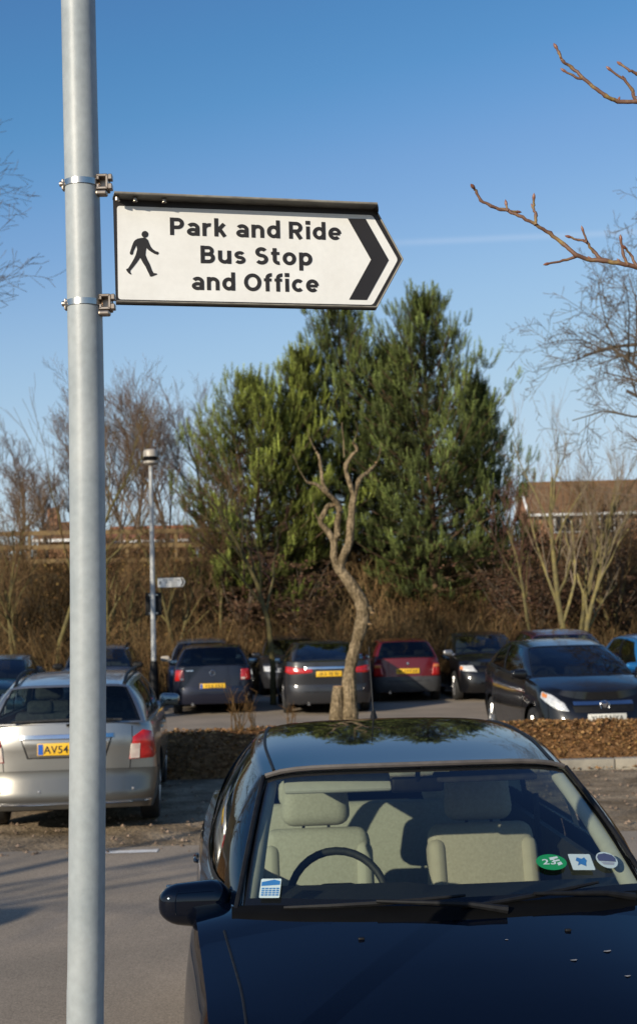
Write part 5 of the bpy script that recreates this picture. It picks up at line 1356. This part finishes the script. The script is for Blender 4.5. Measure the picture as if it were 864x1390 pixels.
c.patch('bumper_strip', m_chrome, [(-.80, .283), (.80, .283), (.80, .297), (-.80, .297)], 'R', .022, sub=14)
for x in (-.6, -.24, .24, .6):
    q = c.ev('R', x, .40, .012); mb = MB(); mb.lathe([(.001, .006), (.013, .004), (.015, -.004)], 12, c=q, axis='Y'); mb.build('parking_sensor', m_alloy, c.root)
for sg in (-1, 1): c.patch('tailgate_seam', m_black, [(sg * .575, .50), (sg * .583, .50), (sg * .625, .96), (sg * .617, .96)], 'R', .003, sub=10)
q = c.ev('R', .001, .95, .05); mb = MB(); mb.tube([(0, q.y - .03, .985), (-.1, q.y - .035, 1.005), (-.42, q.y - .04, 1.03)], [.012, .008, .006], 6); mb.build('rear_wiper', m_black, c.root)
mb = MB(); mb.tube([(-.5, q.y - .09, 1.02), (0, q.y - .09, 1.03), (.5, q.y - .09, 1.02)], .012, 6); mb.build('parcel_shelf', m_dkcloth, c.root)

# --- helpers for the far row
def lights_front(c, poly, amber=None):
    for o, sg in zip(c.patch('headlight', m_head, poly, 'F', .010, mirror=True), (1, -1)):
        if amber: c.patch('indicator', m_amber, [(x * sg, z) for x, z in amber], 'F', .014, parent=o)
def rear_common(c, zl=.47):
    c.patch('bumper_seam', m_black, [(-.72, zl), (.72, zl), (.72, zl + .012), (-.72, zl + .012)], 'R', .015, sub=10)
    mb = MB(); q = c.ev('R', .4, .25, 0); mb.tube([(.42, q.y - .15, .23), (.42, q.y + .03, .23)], .03, 10); mb.build('exhaust', m_steel, c.root)
def rear_at(px, Y, L):                       # centre of a car whose tail is at Y, facing away
    x = at(px, 900, Y).x; return (x - math.sin(A4) * L / 2, Y + math.cos(A4) * L / 2, gz(Y + 1.5))
def front_at(px, Y, L):
    x = at(px, 900, Y).x; return (x - math.sin(A4) * L / 2, Y + math.cos(A4) * L / 2, gz(Y + 1.5))

# dark blue hatchback
c = Car('parked_car', 'dark blue hatchback seen from behind with red lamps right of the lamp post', 'car', rear_at(288, 28.6, 4.15), PI + A4, PNavy, 'parked cars',
        yf=-2.07, yr=2.07, W=.865, zs=[(-2.07, .68), (-1.7, .82), (-1.15, .93), (0, .96), (2.07, 1.0)], ytr=1.62, yrb=1.97, roof=[(-.36, 1.375), (.2, 1.43), (.9, 1.44), (1.62, 1.39)], xt=[(0, .60), (.4, .63), (1, .60)], xb=[(-1, .75), (0, .80), (1.8, .77)], side=[('w', .07, .38), ('w', .42, .74)])
c.mirror(-1); c.mirror(1); rear_common(c)
rear_lamp(c, [(.60, .72), (.86, .72), (.86, .94), (.62, .94)], clear=[(.61, .73), (.70, .73), (.70, .77), (.61, .77)])
c.plate('R', .60, None, m_yplate, blue=True)
mb = MB(); q = c.ev('R', .001, .87, .012); mb.tube([Vector((.055 * math.cos(a), q.y + .006, .87 + .055 * math.sin(a))) for a in rng(0, 2 * PI, 20)], .007, 6)
for (x0, z0, x1, z1) in ((-.035, .04, 0, -.0), (.035, .04, 0, .0), (-.045, .02, -.02, -.045), (-.02, -.045, 0, .0), (0, 0, .02, -.045), (.02, -.045, .045, .02)): mb.tube([(x0, q.y + .006, .87 + z0), (x1, q.y + .006, .87 + z1)], .006, 5)
mb.build('emblem', m_chrome, c.root)
c.patch('boot_badge', m_chrome, [(.40, .915), (.56, .915), (.56, .935), (.40, .935)], 'R', .012)

# pale blue grey car beyond it
c = Car('parked_car', 'pale blue grey car mostly hidden beyond the dark blue hatchback', 'car', front_at(272, 33.2, 4.1), A4, PPale, 'parked cars', glass=m_glass_dk); c.mirror(-1, m=m_lantern); c.mirror(1)
lights_front(c, [(.42, .60), (.80, .62), (.88, .74), (.60, .74)])

# grey saloon with wide tail lamps
c = Car('parked_car', 'dark grey sleek saloon seen from behind with yellow plate on its boot', 'car', rear_at(446, 27.9, 4.9), PI + A4, PDk, 'parked cars',
        yf=-2.45, yr=2.45, W=.93, a=.7, b=.42, pr=2.8, zs=[(-2.45, .66), (-1.9, .84), (-1.3, .93), (0, .96), (1.6, 1.04), (2.2, 1.08), (2.45, 1.06)], crown=[(-2.45, .02), (-1.3, .06), (1.9, .03), (2.45, .0)],
        yw=-1.35, ytf=-.4, ytr=1.0, yrb=1.90, sagr=.16, xb=[(-1.1, .80), (0, .85), (1.7, .72)], xt=[(0, .62), (.4, .64), (1, .56)], roof=[(-.4, 1.39), (.1, 1.45), (.6, 1.455), (1.05, 1.41)], wheels=(-1.45, 1.46), Rw=.35, doors=[(-.95, .08), (.12, 1.02)], rins=[(0, .09), (.12, .01), (.38, .0), (.46, .03), (.8, .03), (.9, .05), (1, .06)])
c.mirror(-1); c.mirror(1); rear_common(c)
rear_lamp(c, [(.34, .86), (.80, .83), (1.02, .88), (1.0, .99), (.80, .98), (.34, .92)])
c.patch('chrome_strip', m_chrome, [(-.5, .93), (.5, .93), (.5, .975), (-.5, .975)], 'R', .026); c.plate('R', .83, None, m_yplate, off=.02)
mb = MB(); q = c.ev('R', .9, .46, .01); 
for sg in (-1, 1): mb.lathe([(.03, -.04), (.045, .02), (.05, -.06)], 14, c=(.62 * sg, q.y + .06, .36), axis='Y')
mb.build('tail_pipe', m_chrome, c.root)

# dark car between the two
c = Car('parked_car', 'dark grey car half hidden between the blue hatchback and the grey saloon', 'car', front_at(398, 34.2, 4.2), A4, PDk, 'parked cars', glass=m_glass); c.mirror(-1); c.mirror(1); lights_front(c, [(.42, .60), (.80, .62), (.88, .74), (.60, .74)])

# red hatchback
c = Car('parked_car', 'red small hatchback with grey bumper seen from behind', 'car', rear_at(553, 31.0, 3.75), PI + A4, PRed, 'parked cars',
        yf=-1.87, yr=1.87, W=.815, b=.36, zs=[(-1.87, .66), (-1.5, .82), (-1.0, .91), (0, .93), (1.87, .97)], yw=-1.08, ytf=-.28, ytr=1.42, yrb=1.78, xb=[(-.9, .71), (0, .76), (1.6, .72)], xt=[(0, .56), (.4, .585), (1, .55)], roof=[(-.28, 1.34), (.3, 1.40), (.9, 1.405), (1.45, 1.36)], wheels=(-1.2, 1.22), Rw=.285, doors=[(-.76, .45)], side=[('w', .07, .48), ('w', .52, .82)], crown=[(-1.87, .02), (-1.1, .06), (1.5, .02), (1.87, .01)],
        bumper_mat=mat('grey_bumper', (.035, .034, .034), .55, col2=(.05, .05, .05), scale=6))
c.mirror(-1); c.mirror(1); rear_common(c)
rear_lamp(c, [(.56, .60), (.80, .60), (.82, .86), (.62, .86)], amber=[(.60, .78), (.80, .78), (.80, .84), (.63, .84)])
c.plate('R', .70, None, m_yplate, off=.02); mb = MB(); q = c.ev('R', .001, .86, .012); mb.lathe([(.001, .01), (.03, .008), (.035, 0)], 16, c=q, axis='Y'); mb.build('emblem', m_chrome, c.root)

# black tall hatchback facing us
c = Car('parked_car', 'black tall hatchback facing the viewer right of the red hatchback', 'car', front_at(674, 30.6, 4.3), A4, PCorsa, 'parked cars',
        W=.88, zs=[(-2.1, .76), (-1.7, .9), (-1.1, 1.0), (0, 1.02), (2.1, 1.06)], roof=[(-.36, 1.44), (.2, 1.50), (.8, 1.51), (1.5, 1.46)], ytr=1.55, glass=m_glass, Rw=.33)
c.mirror(-1, m=m_alloy); c.mirror(1, m=m_alloy); lights_front(c, [(.44, .66), (.80, .68), (.92, .80), (.58, .80)], amber=[(.80, .70), (.88, .72), (.90, .78), (.82, .78)]); c.patch('grille', m_black, [(-.4, .66), (.4, .66), (.42, .74), (-.42, .74)], 'F'); c.plate('F', .46, None, m_wplate)

# black small hatchback, nose over the bark bank
c = Car('parked_car', 'black three door hatchback with chrome grille bar and white plate behind the bark bank', 'car', front_at(815, 18.15, 4.0), A4 + rad(1.5), PCorsa, 'parked cars',
        yf=-2.0, yr=2.0, W=.855, a=.62, pf=2.3, zs=[(-2.0, .70), (-1.7, .83), (-1.3, .93), (-.95, .985), (0, 1.0), (1.2, 1.06), (2.0, 1.12)], yw=-1.22, sagw=.24, ytf=-.22, ytr=1.5, yrb=1.86, xb=[(-1, .74), (0, .78), (1.7, .74)], xt=[(0, .58), (.4, .60), (1, .54)], roof=[(-.22, 1.41), (.3, 1.475), (.8, 1.485), (1.5, 1.42)],
        doors=[(-.80, .50)], side=[('w', .10, .52), ('w', .56, .84)], wheels=(-1.25, 1.26), fins=[(0, .05), (.2, .0), (.38, .0), (.6, .03), (.85, .10), (1, .20)], Rw=.305, seat_y=.1)
c.mirror(-1); c.mirror(1)
lights_front(c, [(.50, .585), (.66, .60), (.98, .76), (.98, .84), (.80, .80), (.58, .69)], amber=[(.86, .755), (.95, .775), (.96, .83), (.86, .80)])
c.patch('grille', m_black, [(-.42, .57), (.42, .57), (.46, .665), (-.46, .665)], 'F', .006); c.patch('chrome_bar', m_chrome, [(-.44, .665), (.44, .665), (.46, .715), (-.46, .715)], 'F', .02, sub=8)
mb = MB(); q = c.ev('F', .001, .66, .03); mb.tube([Vector((.062 * math.cos(a), q.y, .655 + .062 * math.sin(a))) for a in rng(0, 2 * PI, 20)], .009, 6)
mb.add([Vector((x, q.y - .004, .655 + z)) for x, z in ((-.055, .05), (.0, .02), (.055, .05), (.02, -.02), (.0, -.085), (-.02, -.02))], [(0, 1, 5), (1, 2, 3), (1, 3, 4, 5)]); mb.build('emblem', m_chrome, c.root)
c.plate('F', .50, 'YH57 NXA', m_wplate, off=.03)
c.patch('lower_grille', m_black, [(-.55, .27), (.55, .27), (.5, .40), (-.5, .40)], 'F', .01)

# maroon car behind it
c = Car('parked_car', 'maroon car facing the viewer behind the black three door hatchback', 'car', front_at(798, 25.4, 4.3), A4, PMar, 'parked cars', glass=m_glass, W=.87, zs=[(-2.1, .76), (-1.7, .92), (-1.1, 1.03), (0, 1.05), (2.1, 1.1)], roof=[(-.36, 1.53), (.2, 1.61), (.8, 1.62), (1.4, 1.57)])
c.mirror(-1); c.mirror(1); lights_front(c, [(.44, .60), (.80, .62), (.90, .75), (.58, .75)])
# blue car at the right edge
c = Car('parked_car', 'bright blue car cut off by the right edge of the picture', 'car', (5.98, 23.9, gz(24)), A4, PBlue, 'parked cars', W=.87, zs=[(-2.1, .74), (-1.7, .88), (-1.1, .98), (0, 1.0), (2.1, 1.05)], roof=[(-.36, 1.47), (.2, 1.53), (.8, 1.54), (1.5, 1.48)], ytr=1.5)
c.mirror(-1); c.mirror(1); lights_front(c, [(.44, .60), (.80, .62), (.90, .76), (.58, .76)])
# left: green car and blue grey car facing us
c = Car('parked_car', 'dark green car facing the viewer at the left edge beyond the silver estate', 'car', (-6.42, 27.0, gz(27)), A4, PGreen, 'parked cars', W=.83, zs=[(-2.1, .70), (-1.7, .85), (-1.1, .93), (0, .95), (2.1, 1.0)], roof=[(-.36, 1.33), (.2, 1.385), (.8, 1.39), (1.4, 1.35)], bumper_mat=mat('pale_bumper', (.32, .31, .30), .5, col2=(.25, .24, .23), scale=6), frow=6)
c.mirror(-1); c.mirror(1); lights_front(c, [(.40, .64), (.74, .64), (.80, .74), (.50, .74)])
c = Car('parked_car', 'blue grey estate with roof rails facing the viewer behind the grey pole', 'car', front_at(126, 29.6, 4.4), A4, PBlueGrey, 'parked cars', yf=-2.2, yr=2.2, yw=-1.25, glass=m_glass, rails='black', roof=[(-.36, 1.36), (.2, 1.42), (.8, 1.43), (1.6, 1.40)], ytr=1.7, yrb=2.05)
c.mirror(-1, m=m_black); c.mirror(1, m=m_black); lights_front(c, [(.42, .62), (.80, .64), (.90, .76), (.60, .76)])

# ------------------------------------------------------------------ sky, sun, contrail
EL, AZ = 19.0, 38.0                          # sun behind the camera, to its left
to_sun = Vector((-math.sin(rad(AZ)) * math.cos(rad(EL)), -math.cos(rad(AZ)) * math.cos(rad(EL)), math.sin(rad(EL))))
sd = bpy.data.lights.new('sun', 'SUN'); so = bpy.data.objects.new('sun', sd); C.objects.link(so)
sd.energy = 5.0; sd.angle = rad(.5); sd.color = (1.0, .90, .74); so.rotation_euler = to_sun.to_track_quat('Z', 'Y').to_euler()
w = bpy.data.worlds.new('World'); scene.world = w; w.use_nodes = True; wt = w.node_tree
sk = wt.nodes.new('ShaderNodeTexSky'); sk.sky_type = 'NISHITA'; sk.sun_disc = False; sk.sun_elevation = rad(EL)
sk.sun_rotation = math.atan2(to_sun.x, to_sun.y); sk.altitude = 50; sk.air_density = 1.0; sk.dust_density = 0.6; sk.ozone_density = 2.2
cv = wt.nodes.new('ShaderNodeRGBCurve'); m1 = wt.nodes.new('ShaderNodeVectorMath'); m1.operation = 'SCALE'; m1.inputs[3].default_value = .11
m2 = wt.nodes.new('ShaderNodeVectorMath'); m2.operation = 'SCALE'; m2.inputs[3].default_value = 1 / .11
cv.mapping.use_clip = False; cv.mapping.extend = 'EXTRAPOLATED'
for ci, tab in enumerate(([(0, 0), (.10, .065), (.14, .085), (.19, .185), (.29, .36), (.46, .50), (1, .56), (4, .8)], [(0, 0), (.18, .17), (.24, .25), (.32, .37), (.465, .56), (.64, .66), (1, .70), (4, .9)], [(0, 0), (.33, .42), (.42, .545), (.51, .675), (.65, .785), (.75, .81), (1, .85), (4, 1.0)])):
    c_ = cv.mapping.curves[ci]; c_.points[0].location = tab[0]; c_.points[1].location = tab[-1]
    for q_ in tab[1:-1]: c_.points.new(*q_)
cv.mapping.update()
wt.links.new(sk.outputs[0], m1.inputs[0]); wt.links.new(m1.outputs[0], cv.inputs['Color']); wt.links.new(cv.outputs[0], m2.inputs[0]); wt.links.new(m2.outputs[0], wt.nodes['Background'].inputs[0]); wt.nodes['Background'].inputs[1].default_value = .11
scene.view_settings.view_transform = 'Standard'; scene.view_settings.look = 'None'; scene.view_settings.exposure = 0
# faint vapour trail high in the sky
nb = NB('vapour'); t = nb.t; t.nodes.remove(nb.b); tr_ = nb.n('ShaderNodeBsdfTransparent'); em = nb.n('ShaderNodeEmission', Strength=1.0); em.inputs['Color'].default_value = (.75, .82, .95, 1)
tc = nb.n('ShaderNodeTexCoord'); nzn = nb.n('ShaderNodeTexNoise', Scale=1.4, Detail=5); nb.l(tc.outputs['Object'], nzn.inputs['Vector'])
at_ = nb.n('ShaderNodeAttribute', attribute_name='tint'); mu = nb.n('ShaderNodeMath', operation='MULTIPLY'); nb.l(at_.outputs['Fac'], mu.inputs[0]); nb.l(nzn.outputs['Fac'], mu.inputs[1])
mx = nb.n('ShaderNodeMixShader'); nb.l(mu.outputs[0], mx.inputs[0]); nb.l(tr_.outputs[0], mx.inputs[1]); nb.l(em.outputs[0], mx.inputs[2]); nb.l(mx.outputs[0], t.nodes['Material Output'].inputs['Surface'])
ct = MB(); NL = 40; prof_ = [(-6, 0), (-4, .08), (-2, .3), (0, .40), (2, .28), (4, .08), (6, 0)]
for i in range(NL):
    for k in range(6):
        q = []
        for (ii, kk) in ((i, k), (i + 1, k), (i + 1, k + 1), (i, k + 1)):
            px = lerp(400, 1000, ii / NL); py = 336 - (px - 400) * .045 + prof_[kk][0] * 1.2; q.append(at(px, py, 3000))
        f = (prof_[k][1] + prof_[k + 1][1]) / 2 * min(1, i / 12) * .8; ct.add(q, [(0, 1, 2, 3)], 0, (f, f, f))
o = ct.build('vapour_trail', nb.m, smooth=False); tag(o, 'faint white vapour trail across the blue sky', 'vapour trail', kind='structure')
